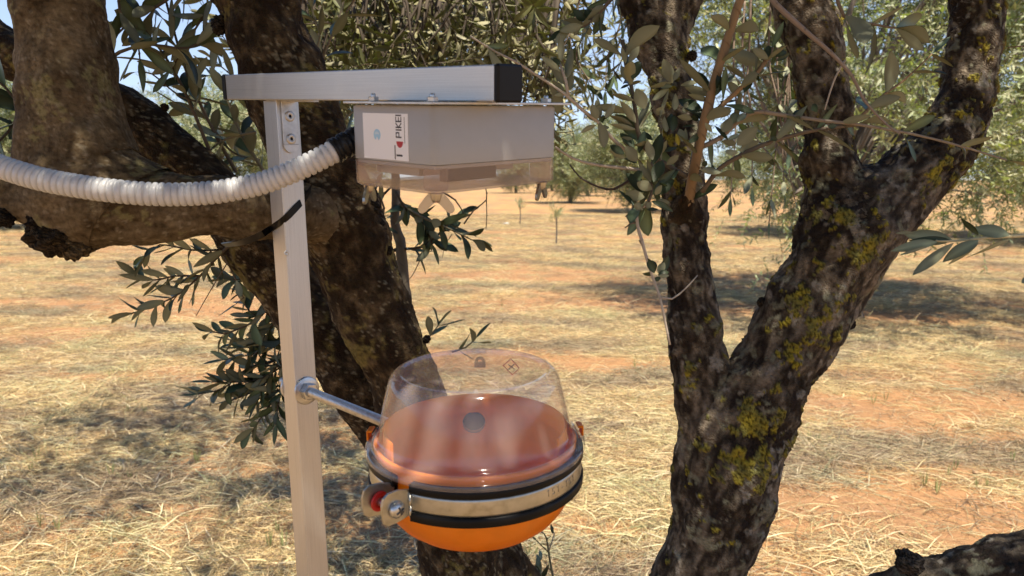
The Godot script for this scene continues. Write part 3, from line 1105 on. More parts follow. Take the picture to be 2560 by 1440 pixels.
func build_left_tree() -> void:
	rng.seed = 41
	var o := thing("olive_tree", "old olive tree on the left whose level limb carries the strapped mast", "olive tree")
	leaves_begin()
	# joints of the limbs: pixel, depth, radius in pixels
	var b0 := P(1150, 1440, 1.06)
	var slant := [q(-220, -20, 1.02, 50), q(-60, 78, 1.02, 54), q(60, 150, 1.02, 60), q(190, 215, 1.02, 62), q(320, 290, 1.03, 64), q(440, 400, 1.04, 70), q(560, 520, 1.05, 74), q(690, 680, 1.07, 80), q(810, 830, 1.09, 84), q(930, 990, 1.10, 84), q(1060, 1180, 1.10, 84), q(1160, 1330, 1.11, 80), q(1240, 1420, 1.12, 74), [b0 + Vector3(0.05, -0.22, -0.02), 0.055], [b0 + Vector3(0.08, -0.95, -0.02), 0.09]]
	var main := [q(560, -200, 0.88, 112), q(600, -90, 0.88, 108), q(640, 0, 0.88, 103), q(682, 130, 0.88, 100), q(735, 270, 0.89, 100), q(795, 400, 0.90, 100), q(846, 540, 0.91, 102), q(898, 680, 0.93, 100), q(958, 830, 0.95, 94), q(1015, 960, 0.98, 88), q(1085, 1150, 1.02, 88), q(1130, 1300, 1.05, 88), q(1150, 1440, 1.06, 92), [b0 + Vector3(0.015, -0.25, -0.01), 0.060], [b0 + Vector3(0.05, -0.62, -0.03), 0.085], [b0 + Vector3(0.08, -0.95, -0.03), 0.13]]
	var level := [q(-420, 330, 0.74, 40), q(-200, 440, 0.745, 46), q(-60, 478, 0.75, 52), q(60, 500, 0.76, 66), q(170, 522, 0.77, 84), q(290, 510, 0.78, 84), q(420, 511, 0.795, 80), q(560, 516, 0.805, 78), q(690, 527, 0.82, 77), q(760, 536, 0.85, 66), q(810, 550, 0.895, 44)]
	var upright := [q(130, -320, 0.76, 104), q(142, -120, 0.76, 104), q(152, 40, 0.77, 106), q(168, 200, 0.775, 112), q(190, 330, 0.78, 122), q(232, 440, 0.785, 112), q(330, 520, 0.79, 84)]
	var B := [bones_of(slant), bones_of(main), bones_of(level), bones_of(upright)]
	bark_limb(o, slant, 110, 0.0032, 2, B[1], 0.02)
	bark_limb(o, main, 132, 0.0026, 2, B[2] + B[0], 0.035)
	bark_limb(o, level, 132, 0.0024, 1, B[1] + B[3], 0.035)
	bark_limb(o, upright, 140, 0.0026, 1, B[2], 0.06)
	burl(o, P(128, 588, 0.75), 0.022, Color(0.05, 0.036, 0.022), 3)
	burl(o, P(175, 592, 0.768), 0.027, Color(0.13, 0.10, 0.06), 9)
	burl(o, P(105, 560, 0.75), 0.017, Color(0.04, 0.03, 0.02), 5)
	burl(o, P(8, 545, 0.74), 0.011, Color(0.035, 0.028, 0.02), 6)
	burl(o, P(945, 565, 0.90), 0.011, Color(0.03, 0.024, 0.018), 7)
	burl(o, P(925, 520, 0.89), 0.012, Color(0.022, 0.018, 0.014), 12)
	burl(o, P(968, 628, 0.915), 0.008, Color(0.03, 0.025, 0.02), 13)
	burl(o, P(1066, 848, 0.955), 0.006, Color(0.03, 0.024, 0.018), 8)
	burl(o, P(412, 268, 1.02), 0.006, Color(0.04, 0.03, 0.022), 10)
	burl(o, P(553, 62, 0.87), 0.013, Color(0.05, 0.04, 0.03), 11)
	burl(o, P(590, 655, 1.05), 0.007, Color(0.06, 0.035, 0.02), 14)
	var brown := Color(0.12, 0.092, 0.06)
	var dark := Color(0.075, 0.056, 0.038)
	var olive := Color(0.20, 0.18, 0.11)
	# sprigs against the sky, upper left
	leafy(o, [[560, 470, 1.06], [505, 330, 1.03], [455, 215, 1.0], [405, 130, 0.98], [350, 60, 0.96]], 0.0032, 0.0014, brown, 0.052, 0.019, 0.1, 0.45)
	leafy(o, [[590, 430, 1.08], [530, 320, 1.05], [470, 190, 1.02], [430, 60, 1.0], [400, -60, 1.0]], 0.003, 0.0014, brown, 0.055, 0.019, 0.1, 0.35)
	leafy(o, [[250, 170, 0.92], [300, 130, 0.92], [380, 112, 0.92], [470, 120, 0.93], [540, 75, 0.95]], 0.0024, 0.0012, brown, 0.055, 0.020, 0.1)
	leafy(o, [[470, -60, 0.94], [430, -10, 0.94], [370, 30, 0.94], [320, 60, 0.95], [270, 110, 0.95]], 0.0022, 0.0012, brown, 0.055, 0.019, 0.05)
	leafy(o, [[560, -60, 0.96], [520, 20, 0.96], [490, 70, 0.97], [430, 170, 0.98]], 0.0022, 0.001, brown, 0.055, 0.019, 0.1)
	leafy(o, [[300, -40, 0.92], [300, 30, 0.92], [340, 90, 0.93], [350, 150, 0.93]], 0.002, 0.001, brown, 0.055, 0.020, 0.1)
	leafy(o, [[520, 260, 1.02], [450, 240, 1.0], [380, 185, 0.99], [345, 180, 0.99]], 0.0014, 0.0008, brown, 0.035, 0.05, 0.3, 0.5)
	leafy(o, [[660, 430, 1.12], [600, 330, 1.1], [560, 230, 1.08], [530, 190, 1.08]], 0.0028, 0.0012, olive, 0.055, 0.018, 0.05)
	leafy(o, [[650, 400, 1.15], [580, 380, 1.13], [520, 300, 1.12], [490, 270, 1.12]], 0.0022, 0.0012, olive, 0.055, 0.018, 0.05)
	leafy(o, [[640, 330, 1.05], [560, 350, 1.05], [500, 400, 1.05]], 0.002, 0.001, olive, 0.055, 0.018, 0.05)
	leafy(o, [[660, 300, 1.2], [600, 210, 1.2], [545, 160, 1.2]], 0.002, 0.001, olive, 0.055, 0.022, 0.05)
	# between the main limb and the box
	leafy(o, [[905, 260, 1.15], [860, 300, 1.13], [840, 350, 1.12], [850, 420, 1.1]], 0.0022, 0.001, olive, 0.06, 0.022, 0.0)
	leafy(o, [[900, 350, 1.1], [850, 330, 1.1], [810, 270, 1.1]], 0.002, 0.001, olive, 0.06, 0.022, 0.0)
	leafy(o, [[790, 200, 1.2], [820, 110, 1.2], [860, 40, 1.2], [905, -30, 1.2]], 0.003, 0.0016, Color(0.2, 0.16, 0.1), 0.06, 0.030, 0.1, 0.2)
	leafy(o, [[770, 170, 1.15], [800, 90, 1.15], [780, 20, 1.15], [800, -60, 1.15]], 0.0022, 0.0012, olive, 0.06, 0.019, 0.1)
	# far left edge
	leafy(o, [[75, 345, 0.95], [55, 280, 0.9], [20, 330, 0.88], [-40, 390, 0.86]], 0.002, 0.0012, dark, 0.06, 0.020, 0.1)
	leafy(o, [[70, 350, 0.95], [40, 250, 0.9], [-10, 200, 0.88]], 0.002, 0.0012, dark, 0.06, 0.020, 0.1)
	# hanging sprigs below the level limb
	leafy(o, [[600, 590, 1.0], [545, 640, 1.02], [500, 690, 1.03], [430, 745, 1.04], [320, 787, 1.05]], 0.0026, 0.0009, dark, 0.040, 0.0095, 0.05, 0.12)
	leafy(o, [[545, 625, 1.02], [480, 625, 1.03], [400, 612, 1.03], [365, 640, 1.03]], 0.0018, 0.0009, dark, 0.040, 0.0095, 0.05)
	leafy(o, [[500, 690, 1.03], [440, 690, 1.04], [385, 700, 1.04], [345, 690, 1.04]], 0.0016, 0.0009, dark, 0.040, 0.0095, 0.0)
	leafy(o, [[560, 640, 1.02], [590, 700, 1.02], [608, 745, 1.02], [590, 760, 1.02]], 0.0014, 0.0006, brown, 0.04, 0.06, 0.6, 0.4)
	twig(o, [[570, 655, 1.0], [530, 720, 1.0], [490, 790, 1.0]], 0.001, 0.0005, brown)
	leafy(o, [[720, 650, 1.2], [690, 740, 1.18], [640, 800, 1.16], [560, 835, 1.15], [535, 830, 1.15]], 0.0026, 0.001, dark, 0.040, 0.0095, 0.0, 0.1)
	leafy(o, [[720, 790, 1.18], [680, 770, 1.17], [640, 790, 1.16], [610, 760, 1.16]], 0.002, 0.001, dark, 0.040, 0.0095, 0.0)
	leafy(o, [[740, 850, 1.2], [690, 900, 1.19], [620, 920, 1.18], [560, 970, 1.17], [495, 985, 1.16]], 0.0024, 0.001, dark, 0.040, 0.0095, 0.0, 0.1)
	leafy(o, [[700, 900, 1.2], [660, 960, 1.19], [620, 985, 1.18], [580, 1000, 1.18]], 0.002, 0.001, dark, 0.040, 0.0095, 0.0)
	leafy(o, [[690, 930, 1.2], [680, 1000, 1.19], [655, 1040, 1.18], [630, 1080, 1.18]], 0.002, 0.001, dark, 0.042, 0.0095, 0.0)
	leafy(o, [[760, 840, 1.22], [800, 890, 1.22], [830, 935, 1.22], [880, 970, 1.22]], 0.002, 0.001, dark, 0.040, 0.013, 0.05)
	leafy(o, [[765, 900, 1.22], [800, 930, 1.22], [850, 940, 1.22]], 0.002, 0.001, dark, 0.040, 0.013, 0.1)
	for e in [[700, 640, 640, 690, 575, 700], [715, 700, 670, 690, 620, 720], [720, 740, 690, 800, 650, 850], [725, 820, 690, 860, 600, 870], [730, 880, 680, 930, 640, 1010], [735, 930, 700, 990, 690, 1060], [720, 850, 650, 880, 560, 900], [700, 800, 640, 850, 580, 850], [735, 960, 670, 980, 600, 950], [730, 900, 640, 950, 530, 955]]:
		leafy(o, [[e[0], e[1], 1.19], [e[2], e[3], 1.18], [e[4], e[5], 1.17]], 0.0018, 0.0008, dark, 0.042, 0.0095, 0.0)
	# shoot behind the box and the sprays it carries
	leafy(o, [[1015, 750, 1.3], [1006, 660, 1.3], [1000, 600, 1.3], [988, 560, 1.3], [990, 480, 1.3], [985, 380, 1.3]], 0.0105, 0.0075, Color(0.13, 0.11, 0.085), 0.05, 0.9)
	leafy(o, [[1000, 620, 1.3], [950, 635, 1.3], [935, 600, 1.28], [960, 520, 1.27], [930, 470, 1.27]], 0.0035, 0.0015, dark, 0.048, 0.012, 0.0)
	leafy(o, [[1008, 622, 1.3], [1050, 618, 1.28], [1090, 592, 1.27], [1120, 560, 1.27], [1150, 540, 1.27]], 0.0028, 0.0012, dark, 0.048, 0.012, 0.0)
	leafy(o, [[1000, 510, 1.28], [1060, 545, 1.26], [1130, 575, 1.25], [1180, 600, 1.25]], 0.003, 0.001, olive, 0.052, 0.014, 0.0, 0.15)
	leafy(o, [[990, 480, 1.28], [1020, 530, 1.27], [1060, 560, 1.27], [1080, 610, 1.27]], 0.0026, 0.001, dark, 0.048, 0.012, 0.0)
	leafy(o, [[985, 460, 1.3], [940, 510, 1.3], [925, 560, 1.3]], 0.0024, 0.001, dark, 0.048, 0.012, 0.0)
	twig(o, [[1105, 480, 1.27], [1138, 500, 1.27], [1160, 535, 1.27], [1158, 530, 1.27]], 0.0018, 0.0007, dark)
	twig(o, [[1160, 560, 1.25], [1185, 525, 1.25], [1216, 500, 1.25], [1214, 470, 1.25]], 0.0014, 0.001, dark)
	twig(o, [[1216, 500, 1.25], [1217, 540, 1.25], [1215, 572, 1.25]], 0.001, 0.0006, dark)
	twig(o, [[1130, 585, 1.26], [1110, 620, 1.26], [1106, 645, 1.26]], 0.0008, 0.0005, brown)
	twig(o, [[1055, 640, 1.28], [1030, 690, 1.28], [1008, 712, 1.28]], 0.001, 0.0006, brown)
	leafy(o, [[1062, 860, 1.1], [1075, 840, 1.1], [1095, 815, 1.1]], 0.0018, 0.0009, olive, 0.04, 0.013, 0.0)
	leafy(o, [[1130, 880, 1.12], [1165, 868, 1.12], [1190, 845, 1.12]], 0.0018, 0.0009, olive, 0.04, 0.014, 0.0)
	# stems at the foot, behind the main trunk
	bark_limb(o, [q(1235, 1290, 1.16, 40), q(1262, 1370, 1.17, 42), q(1300, 1440, 1.18, 44), [P(1340, 1530, 1.19), 0.035], [P(1380, 1640, 1.2), 0.045]], 60, 0.004, 2, [], 0.02)
	# the crown: a thicket of thin twigs hanging behind the mast, and the rest overhead
	var tx := []
	var tc := []
	for m in FINE: tx.append([]); tc.append([])
	var st := ST()
	for i in 380:
		var x0 := rng.randf_range(720, 1420)
		var d := rng.randf_range(1.75, 3.2)
		var y0 := rng.randf_range(-150, 40)
		var pts := []
		var dx := rng.randfn(-10, 70)
		var len_ := rng.randf_range(110, 330)
		for k in 5:
			pts.append([P(x0 + dx * k / 4.0 + rng.randfn(0, 9), min(y0 + len_ * k / 4.0, 236.0 + rng.randf() * 30.0), d), lerpf(0.0044, 0.0014, k / 4.0) * (2.0 if i % 9 == 0 else 1.0)])
		tube(st, spline(pts, 0.06), 4, Color(0.062, 0.044, 0.030))
		for k in rng.randi_range(1, 2):
			var f := rng.randf_range(0.8, 3.9)
			var a: Vector3 = pts[int(f)][0]
			var b: Vector3 = pts[int(f) + 1][0]
			var y := ((b - a).normalized() * 0.5 + Vector3(rng.randfn(0, 0.7), rng.randfn(-0.1, 0.4), rng.randfn(0, 0.7))).normalized()
			var fr := axis_frame(a.lerp(b, f - int(f)), y)
			fr.basis = fr.basis.rotated(y, rng.randf() * TAU).scaled_local(Vector3.ONE * rng.randf_range(0.7, 1.1))
			var m := rng.randi_range(0, 3)
			tx[m].append(fr)
			var t := rng.randf_range(0.7, 1.15)
			tc[m].append(Color(t * 0.80, t * 0.72, t * 0.58))
	put("twigs", fin(st), M["twig"], crown_of(o)).set_meta("kind", "stuff")
	for m in 4: crowd("foliage", FINE[m], M["crown"], tx[m], tc[m], crown_of(o))
	twig(o, [[1160, -40, 2.6], [1090, 40, 2.6], [1045, 110, 2.6], [1030, 190, 2.6]], 0.022, 0.010, Color(0.10, 0.075, 0.05))
	twig(o, [[1085, 60, 2.7], [1120, 20, 2.7], [1190, -50, 2.7]], 0.012, 0.009, Color(0.10, 0.075, 0.05))
	canopy(o, [
		[Vector3(-0.55, 2.65, -0.35), Vector3(0.85, 0.45, 0.75), 112, 22, 1.98],
		[Vector3(-0.7, 2.75, 1.2), Vector3(1.2, 0.45, 1.0), 46, 20, 2.0],
		[Vector3(-1.5, 2.9, -2.7), Vector3(0.9, 0.3, 0.85), 34, 18, 2.45],
	])
	leaves_end(o)

func build_right_tree() -> void:
	rng.seed = 52
	var o := thing("olive_tree", "lichen covered olive tree forking into straight and curved stems on the right", "olive tree")
	leaves_begin()
	var foot := P(1735, 1460, 1.02)
	var stem := [[foot + Vector3(-0.06, -0.85, 0.05), 0.15], [foot + Vector3(-0.05, -0.4, 0.03), 0.085], [foot + Vector3(-0.02, -0.12, 0.01), 0.066], q(1748, 1440, 1.02, 106), q(1790, 1320, 1.01, 108), q(1822, 1210, 1.00, 113), q(1860, 1090, 0.99, 110), q(1925, 960, 0.98, 93), q(1985, 840, 0.98, 100), q(2045, 730, 0.98, 108), q(2105, 625, 0.98, 110), q(2165, 545, 0.98, 100), q(2250, 470, 0.985, 86), q(2335, 400, 0.99, 76), q(2392, 320, 0.995, 69), q(2420, 220, 1.0, 64), q(2435, 110, 1.0, 61), q(2442, 0, 1.0, 61), q(2450, -150, 1.0, 60), q(2420, -420, 1.0, 54)]
	var straight := [q(1815, 1230, 1.01, 84), q(1772, 1120, 1.0, 70), q(1755, 1010, 1.0, 62), q(1745, 900, 1.0, 64), q(1730, 790, 1.0, 60), q(1717, 690, 1.0, 57), q(1712, 590, 1.0, 60), q(1704, 500, 1.0, 56), q(1706, 420, 1.0, 54), q(1698, 330, 1.01, 52), q(1680, 240, 1.02, 52), q(1662, 150, 1.03, 52), q(1640, 60, 1.03, 62), q(1605, -10, 1.03, 56), q(1560, -90, 1.02, 50), q(1500, -200, 1.0, 46)]
	var branch2 := [q(1650, 90, 1.03, 44), q(1680, 30, 1.04, 52), q(1712, -40, 1.05, 50), q(1750, -160, 1.06, 46), q(1800, -330, 1.06, 40)]
	var inner := [q(2130, 585, 0.985, 84), q(2092, 500, 0.985, 68), q(2074, 420, 0.985, 63), q(2068, 330, 0.985, 59), q(2062, 250, 0.985, 60), q(2048, 160, 0.985, 61), q(2028, 80, 0.985, 66), q(2005, 0, 0.985, 68), q(1975, -110, 0.98, 64), q(1920, -330, 0.97, 56)]
	var low := [[foot + Vector3(-0.03, -0.5, 0.05), 0.07], [P(1960, 1700, 0.93), 0.050], q(2130, 1592, 0.90, 92), q(2270, 1520, 0.885, 90), q(2400, 1464, 0.88, 86), q(2520, 1424, 0.87, 84), q(2640, 1392, 0.86, 80), q(2850, 1320, 0.85, 76), q(3100, 1200, 0.84, 70)]
	var S := bones_of(stem)
	var T := bones_of(straight)
	var I := bones_of(inner)
	for e in [[2100, 555, 50], [2150, 600, 45], [2060, 690, 50], [1960, 850, 45], [1885, 980, 26], [1900, 1045, 36], [1830, 1175, 62], [1905, 1190, 56], [1740, 1180, 40], [1705, 1300, 40], [1745, 1390, 48], [1860, 1140, 40], [2372, 405, 40], [2362, 460, 34], [2130, 645, 40], [2060, 530, 40], [2000, 760, 40], [2090, 790, 36], [1750, 905, 30], [1705, 850, 40], [1745, 775, 22], [1700, 405, 36], [1662, 580, 20], [1690, 235, 24], [2035, 420, 26], [2050, 480, 30], [2200, 560, 26], [2440, 30, 40], [2420, 100, 24], [2040, 120, 26], [1800, 1330, 40], [1990, 1160, 30], [1930, 690, 24]]:
		LICHEN.append([P(e[0], e[1], 0.93), pow(e[2] * 0.95 / F, 2.0) * 1.6 + 0.0004])
	bark_limb(o, stem, 168, 0.0024, 0, T + I, 0.05)
	bark_limb(o, straight, 112, 0.0027, 0, S + bones_of(branch2), 0.04)
	bark_limb(o, branch2, 84, 0.004, 0, T, 0.03)
	bark_limb(o, inner, 112, 0.0027, 0, S, 0.05)
	bark_limb(o, low, 120, 0.0028, 3, [], 0.03)
	burl(o, P(2272, 1408, 0.87), 0.017, Color(0.06, 0.05, 0.042), 21)
	burl(o, P(2020, 565, 0.975), 0.009, Color(0.04, 0.032, 0.025), 22)
	burl(o, P(2012, 585, 0.98), 0.007, Color(0.04, 0.032, 0.025), 23)
	burl(o, P(2190, 545, 0.925), 0.008, Color(0.16, 0.13, 0.04), 24)
	burl(o, P(2122, 812, 0.97), 0.009, Color(0.05, 0.04, 0.03), 25)
	burl(o, P(2198, 660, 0.975), 0.009, Color(0.05, 0.04, 0.03), 26)
	burl(o, P(1905, 755, 0.98), 0.007, Color(0.05, 0.04, 0.03), 27)
	burl(o, P(2350, 480, 0.98), 0.008, Color(0.05, 0.04, 0.03), 28)
	burl(o, P(1730, 140, 1.0), 0.008, Color(0.07, 0.055, 0.04), 29)
	var tan_ := Color(0.26, 0.17, 0.09)
	var brown := Color(0.16, 0.12, 0.085)
	var pale := Color(0.42, 0.36, 0.29)
	# the rust-brown branch that leaves the straight stem, and the twigs at it
	var rust := twig(o, [[1716, 545, 0.985], [1718, 520, 0.965], [1727, 470, 0.94], [1742, 390, 0.90], [1760, 310, 0.88], [1785, 210, 0.87], [1815, 110, 0.86], [1850, 0, 0.85], [1885, -110, 0.84]], 0.0078, 0.0048, tan_)[0] as Node3D
	bark_limb(o, [q(1711, 590, 1.0, 20), q(1714, 545, 0.984, 19), q(1719, 505, 0.960, 15), q(1728, 465, 0.940, 10)], 40, 0.003, 2, T, 0.03, "branch_collar")
	var left := twig(o, [[1715, 440, 0.92], [1640, 395, 0.88], [1600, 350, 0.86], [1590, 290, 0.85], [1578, 215, 0.85], [1566, 170, 0.85], [1557, 100, 0.85]], 0.003, 0.0022, Color(0.10, 0.08, 0.055))[0] as Node3D
	var lower := twig(o, [[1640, 395, 0.88], [1622, 430, 0.87], [1630, 480, 0.86], [1612, 520, 0.86]], 0.0026, 0.0018, brown)[0] as Node3D
	var hang := twig(o, [[1612, 515, 0.86], [1592, 520, 0.86], [1593, 560, 0.86], [1604, 600, 0.86], [1618, 650, 0.86], [1634, 700, 0.86], [1650, 745, 0.86], [1662, 800, 0.86], [1675, 862, 0.86]], 0.0024, 0.0013, pale)[0] as Node3D
	twig(o, [[1594, 557, 0.86], [1575, 558, 0.86], [1566, 540, 0.86]], 0.0013, 0.0008, brown)
	twig(o, [[1578, 558, 0.86], [1562, 570, 0.86]], 0.0011, 0.0008, brown)
	twig(o, [[1649, 744, 0.86], [1680, 747, 0.865], [1715, 720, 0.87], [1742, 690, 0.875]], 0.0013, 0.0007, pale)
	twig(o, [[1606, 612, 0.86], [1597, 600, 0.86]], 0.0012, 0.0007, brown)
	var west := twig(o, [[1175, 90, 0.78], [1240, 130, 0.79], [1290, 155, 0.8], [1345, 190, 0.81], [1418, 240, 0.82], [1456, 275, 0.83], [1492, 302, 0.84], [1530, 345, 0.85], [1570, 380, 0.87]], 0.0010, 0.0022, pale)[0] as Node3D
	var west_up := twig(o, [[1420, 240, 0.82], [1415, 205, 0.82], [1407, 180, 0.82], [1400, 157, 0.82]], 0.0019, 0.0012, pale)[0] as Node3D
	var top := twig(o, [[1560, -40, 0.9], [1500, 30, 0.9], [1460, 65, 0.9], [1430, 75, 0.9]], 0.003, 0.0014, brown)[0] as Node3D
	twig(o, [[1388, 367, 0.84], [1430, 395, 0.85], [1480, 410, 0.86], [1540, 418, 0.87], [1610, 425, 0.88]], 0.0012, 0.0022, pale)
	twig(o, [[1425, 412, 0.9], [1452, 445, 0.9], [1498, 468, 0.9], [1535, 473, 0.9], [1575, 450, 0.89]], 0.0008, 0.0017, Color(0.07, 0.05, 0.04))
	var east := twig(o, [[1748, 370, 0.9], [1800, 345, 0.89], [1850, 300, 0.88], [1890, 280, 0.87], [1960, 288, 0.87], [2060, 302, 0.87], [2150, 312, 0.87], [2280, 335, 0.87], [2400, 365, 0.87], [2516, 400, 0.87]], 0.0034, 0.0012, Color(0.25, 0.20, 0.15))[0] as Node3D
	var east2 := twig(o, [[1755, 480, 0.93], [1800, 420, 0.91], [1850, 390, 0.90], [1900, 365, 0.89], [1960, 345, 0.89], [2040, 325, 0.88], [2140, 312, 0.875]], 0.0030, 0.0022, Color(0.15, 0.115, 0.08))[0] as Node3D
	var north := twig(o, [[1765, 300, 0.88], [1830, 240, 0.86], [1885, 190, 0.85], [1912, 155, 0.85], [1930, 120, 0.85]], 0.0028, 0.0026, tan_)[0] as Node3D
	twig(o, [[1905, -40, 0.74], [1940, 10, 0.74], [2010, 75, 0.75], [2075, 130, 0.76], [2130, 190, 0.77], [2160, 250, 0.78], [2215, 310, 0.79], [2250, 335, 0.79]], 0.0032, 0.0009, Color(0.22, 0.18, 0.15))
	twig(o, [[2113, 150, 0.82], [2090, 190, 0.82], [2075, 230, 0.82], [2062, 275, 0.82]], 0.0012, 0.0007, pale)
	leafy(o, [[2140, 305, 0.87], [2200, 245, 0.88], [2260, 200, 0.89], [2330, 135, 0.9]], 0.0022, 0.0008, tan_, 0.045, 0.036, 0.25, 0.1)
	leafy(o, [[2090, -20, 0.78], [2110, 40, 0.78], [2180, 60, 0.79], [2240, 70, 0.79]], 0.0022, 0.001, brown, 0.055, 0.026, 0.0)
	# leaves read one by one from the photograph
	for e in [[345, 270, 420, 70, 70, "D"], [335, 290, 245, 150, 62, "P"], [325, 315, 225, 345, 22, "D"], [345, 420, 305, 330, 16, "D"], [455, 520, 370, 340, 90, "P"], [360, 450, 155, 390, 42, "P"], [375, 640, 235, 440, 58, "P"], [350, 665, 135, 570, 42, "P"], [380, 700, 135, 650, 36, "P"], [405, 690, 540, 490, 32, "P"], [400, 680, 490, 450, 26, "P"], [365, 850, 230, 715, 60, "D"], [365, 850, 250, 760, 70, "P"], [404, 900, 455, 690, 50, "D"], [390, 970, 270, 840, 80, "P"], [276, 910, 135, 820, 52, "D"], [285, 945, 130, 885, 42, "P"], [385, 985, 275, 930, 32, "D"], [523, 1000, 600, 700, 78, "D"], [520, 960, 470, 790, 60, "P"], [310, 180, 322, -10, 36, "D"], [315, 120, 415, -30, 50, "P"], [290, 130, 250, -10, 40, "P"], [330, 320, 450, 250, 30, "P"]]:
		px_leaf(left, 1480, 120, 3.43, e, 0.85)
	for e in [[530, 1150, 615, 910, 82, "D"], [515, 1150, 480, 925, 56, "P"], [505, 1150, 385, 960, 40, "P"], [550, 1190, 735, 1020, 52, "D"], [520, 1250, 720, 1120, 88, "D"], [470, 1240, 280, 1060, 82, "D"], [515, 1215, 370, 1130, 72, "P"], [450, 1280, 270, 1250, 72, "P"], [370, 1360, 190, 1175, 44, "D"], [510, 1315, 720, 1390, 44, "D"], [470, 1390, 600, 1370, 32, "D"], [560, 1310, 670, 1330, 40, "P"], [360, 1340, 440, 1385, 50, "P"], [470, 1330, 500, 1370, 50, "P"], [390, 1050, 405, 1130, 60, "D"], [540, 1260, 600, 1180, 40, "P"]]:
		px_leaf(lower, 1480, 120, 3.43, e, 0.85)
	for e in [[690, 300, 610, 90, 76, "P"], [680, 270, 540, 170, 42, "P"], [680, 300, 495, 340, 42, "P"], [685, 330, 555, 320, 36, "G"], [700, 280, 755, 170, 38, "P"], [660, 350, 515, 450, 38, "P"], [660, 360, 580, 600, 26, "P"], [715, 390, 715, 570, 38, "P"], [760, 320, 920, 290, 32, "P"], [1010, 350, 855, 155, 62, "D"], [1010, 405, 795, 335, 60, "P"], [1010, 455, 810, 395, 42, "P"], [665, 690, 680, 545, 60, "D"], [690, 720, 710, 560, 52, "D"], [860, 610, 720, 580, 48, "P"], [890, 670, 755, 665, 20, "D"], [640, 720, 620, 590, 42, "P"], [745, 835, 720, 730, 32, "Y"], [780, 800, 745, 680, 55, "P"], [830, 820, 950, 720, 52, "D"], [620, 890, 745, 840, 42, "D"], [640, 1000, 750, 920, 48, "P"], [780, 560, 855, 440, 50, "P"], [520, 790, 410, 700, 36, "D"], [620, 560, 540, 520, 60, "P"], [800, 820, 800, 690, 34, "P"], [880, 560, 890, 640, 50, "D"], [600, 900, 640, 790, 44, "P"]]:
		px_leaf(rust, 1480, 120, 3.43, e, 0.89)
	for e in [[270, 480, 390, 260, 48, "D"], [290, 440, 330, 170, 46, "D"], [560, 300, 350, 160, 62, "P"], [510, 470, 390, 330, 72, "P"], [310, 540, 510, 525, 26, "D"], [0, 950, 150, 840, 52, "D"], [130, 1220, 340, 1240, 52, "P"], [230, 1200, 300, 1190, 46, "D"], [150, 1180, 190, 1130, 42, "D"], [170, 750, 250, 850, 40, "P"], [320, 640, 440, 600, 50, "G"], [200, 560, 240, 640, 40, "P"]]:
		px_leaf(rust, 1720, 120, 4.0, e, 0.87)
	for e in [[750, 180, 370, 0, 100, "P"], [800, 110, 640, 0, 62, "P"], [810, 90, 780, -40, 62, "D"], [880, 90, 1010, -10, 52, "D"], [880, 130, 1040, 40, 42, "D"], [560, 450, 650, 240, 64, "D"], [850, 190, 980, 200, 36, "D"], [660, 240, 720, 330, 34, "D"]]:
		px_leaf(north, 1720, 120, 4.0, e, 0.85)
	for e in [[420, 770, 530, 580, 72, "G"], [490, 740, 610, 610, 52, "G"], [350, 840, 420, 690, 92, "P"], [400, 920, 245, 730, 36, "D"], [400, 920, 540, 840, 38, "G"], [1050, 670, 1150, 600, 42, "D"], [1050, 680, 960, 570, 32, "P"], [1060, 690, 1170, 720, 32, "D"], [1290, 640, 1230, 540, 50, "D"], [1400, 790, 1500, 770, 44, "D"], [1360, 790, 1450, 780, 40, "G"]]:
		px_leaf(east, 1720, 120, 4.0, e, 0.87)
	for e in [[490, 970, 700, 790, 110, "P"], [520, 1030, 710, 940, 92, "P"], [820, 920, 920, 890, 42, "D"], [740, 1040, 890, 1180, 42, "D"], [780, 1010, 880, 920, 52, "P"], [480, 960, 340, 930, 56, "P"], [500, 1050, 370, 1040, 40, "P"]]:
		px_leaf(east2, 1720, 120, 4.0, e, 0.89)
	for e in [[1140, 1270, 1060, 1060, 90, "P"], [1170, 1270, 1120, 1010, 82, "P"], [1210, 1320, 1200, 1180, 60, "D"], [1240, 1250, 1400, 1040, 72, "P"], [1080, 1290, 940, 1150, 42, "P"], [1120, 1350, 890, 1440, 52, "P"], [1200, 1370, 1300, 1380, 40, "P"]]:
		px_leaf(west, 1280, 60, 5.334, e, 0.84)
	for e in [[655, 500, 650, 120, 74, "P"], [740, 720, 790, 300, 88, "P"], [760, 880, 780, 600, 78, "P"], [690, 800, 465, 460, 104, "P"], [650, 640, 370, 380, 62, "P"], [700, 880, 500, 750, 58, "P"], [650, 540, 500, 410, 52, "D"], [760, 880, 900, 730, 30, "G"], [720, 940, 560, 960, 40, "P"]]:
		px_leaf(west_up, 1280, 60, 5.334, e, 0.82)
	for e in [[940, 20, 635, 95, 92, "P"], [1150, 0, 1280, 100, 62, "D"], [980, 60, 940, 120, 46, "P"], [1000, 50, 1055, 165, 60, "P"], [960, -10, 650, -60, 80, "P"], [980, -40, 800, -200, 90, "D"], [1020, -50, 990, -260, 80, "D"], [1060, -30, 1240, -140, 70, "P"], [920, 40, 820, 160, 40, "P"]]:
		px_leaf(top, 1280, 60, 5.334, e, 0.9)
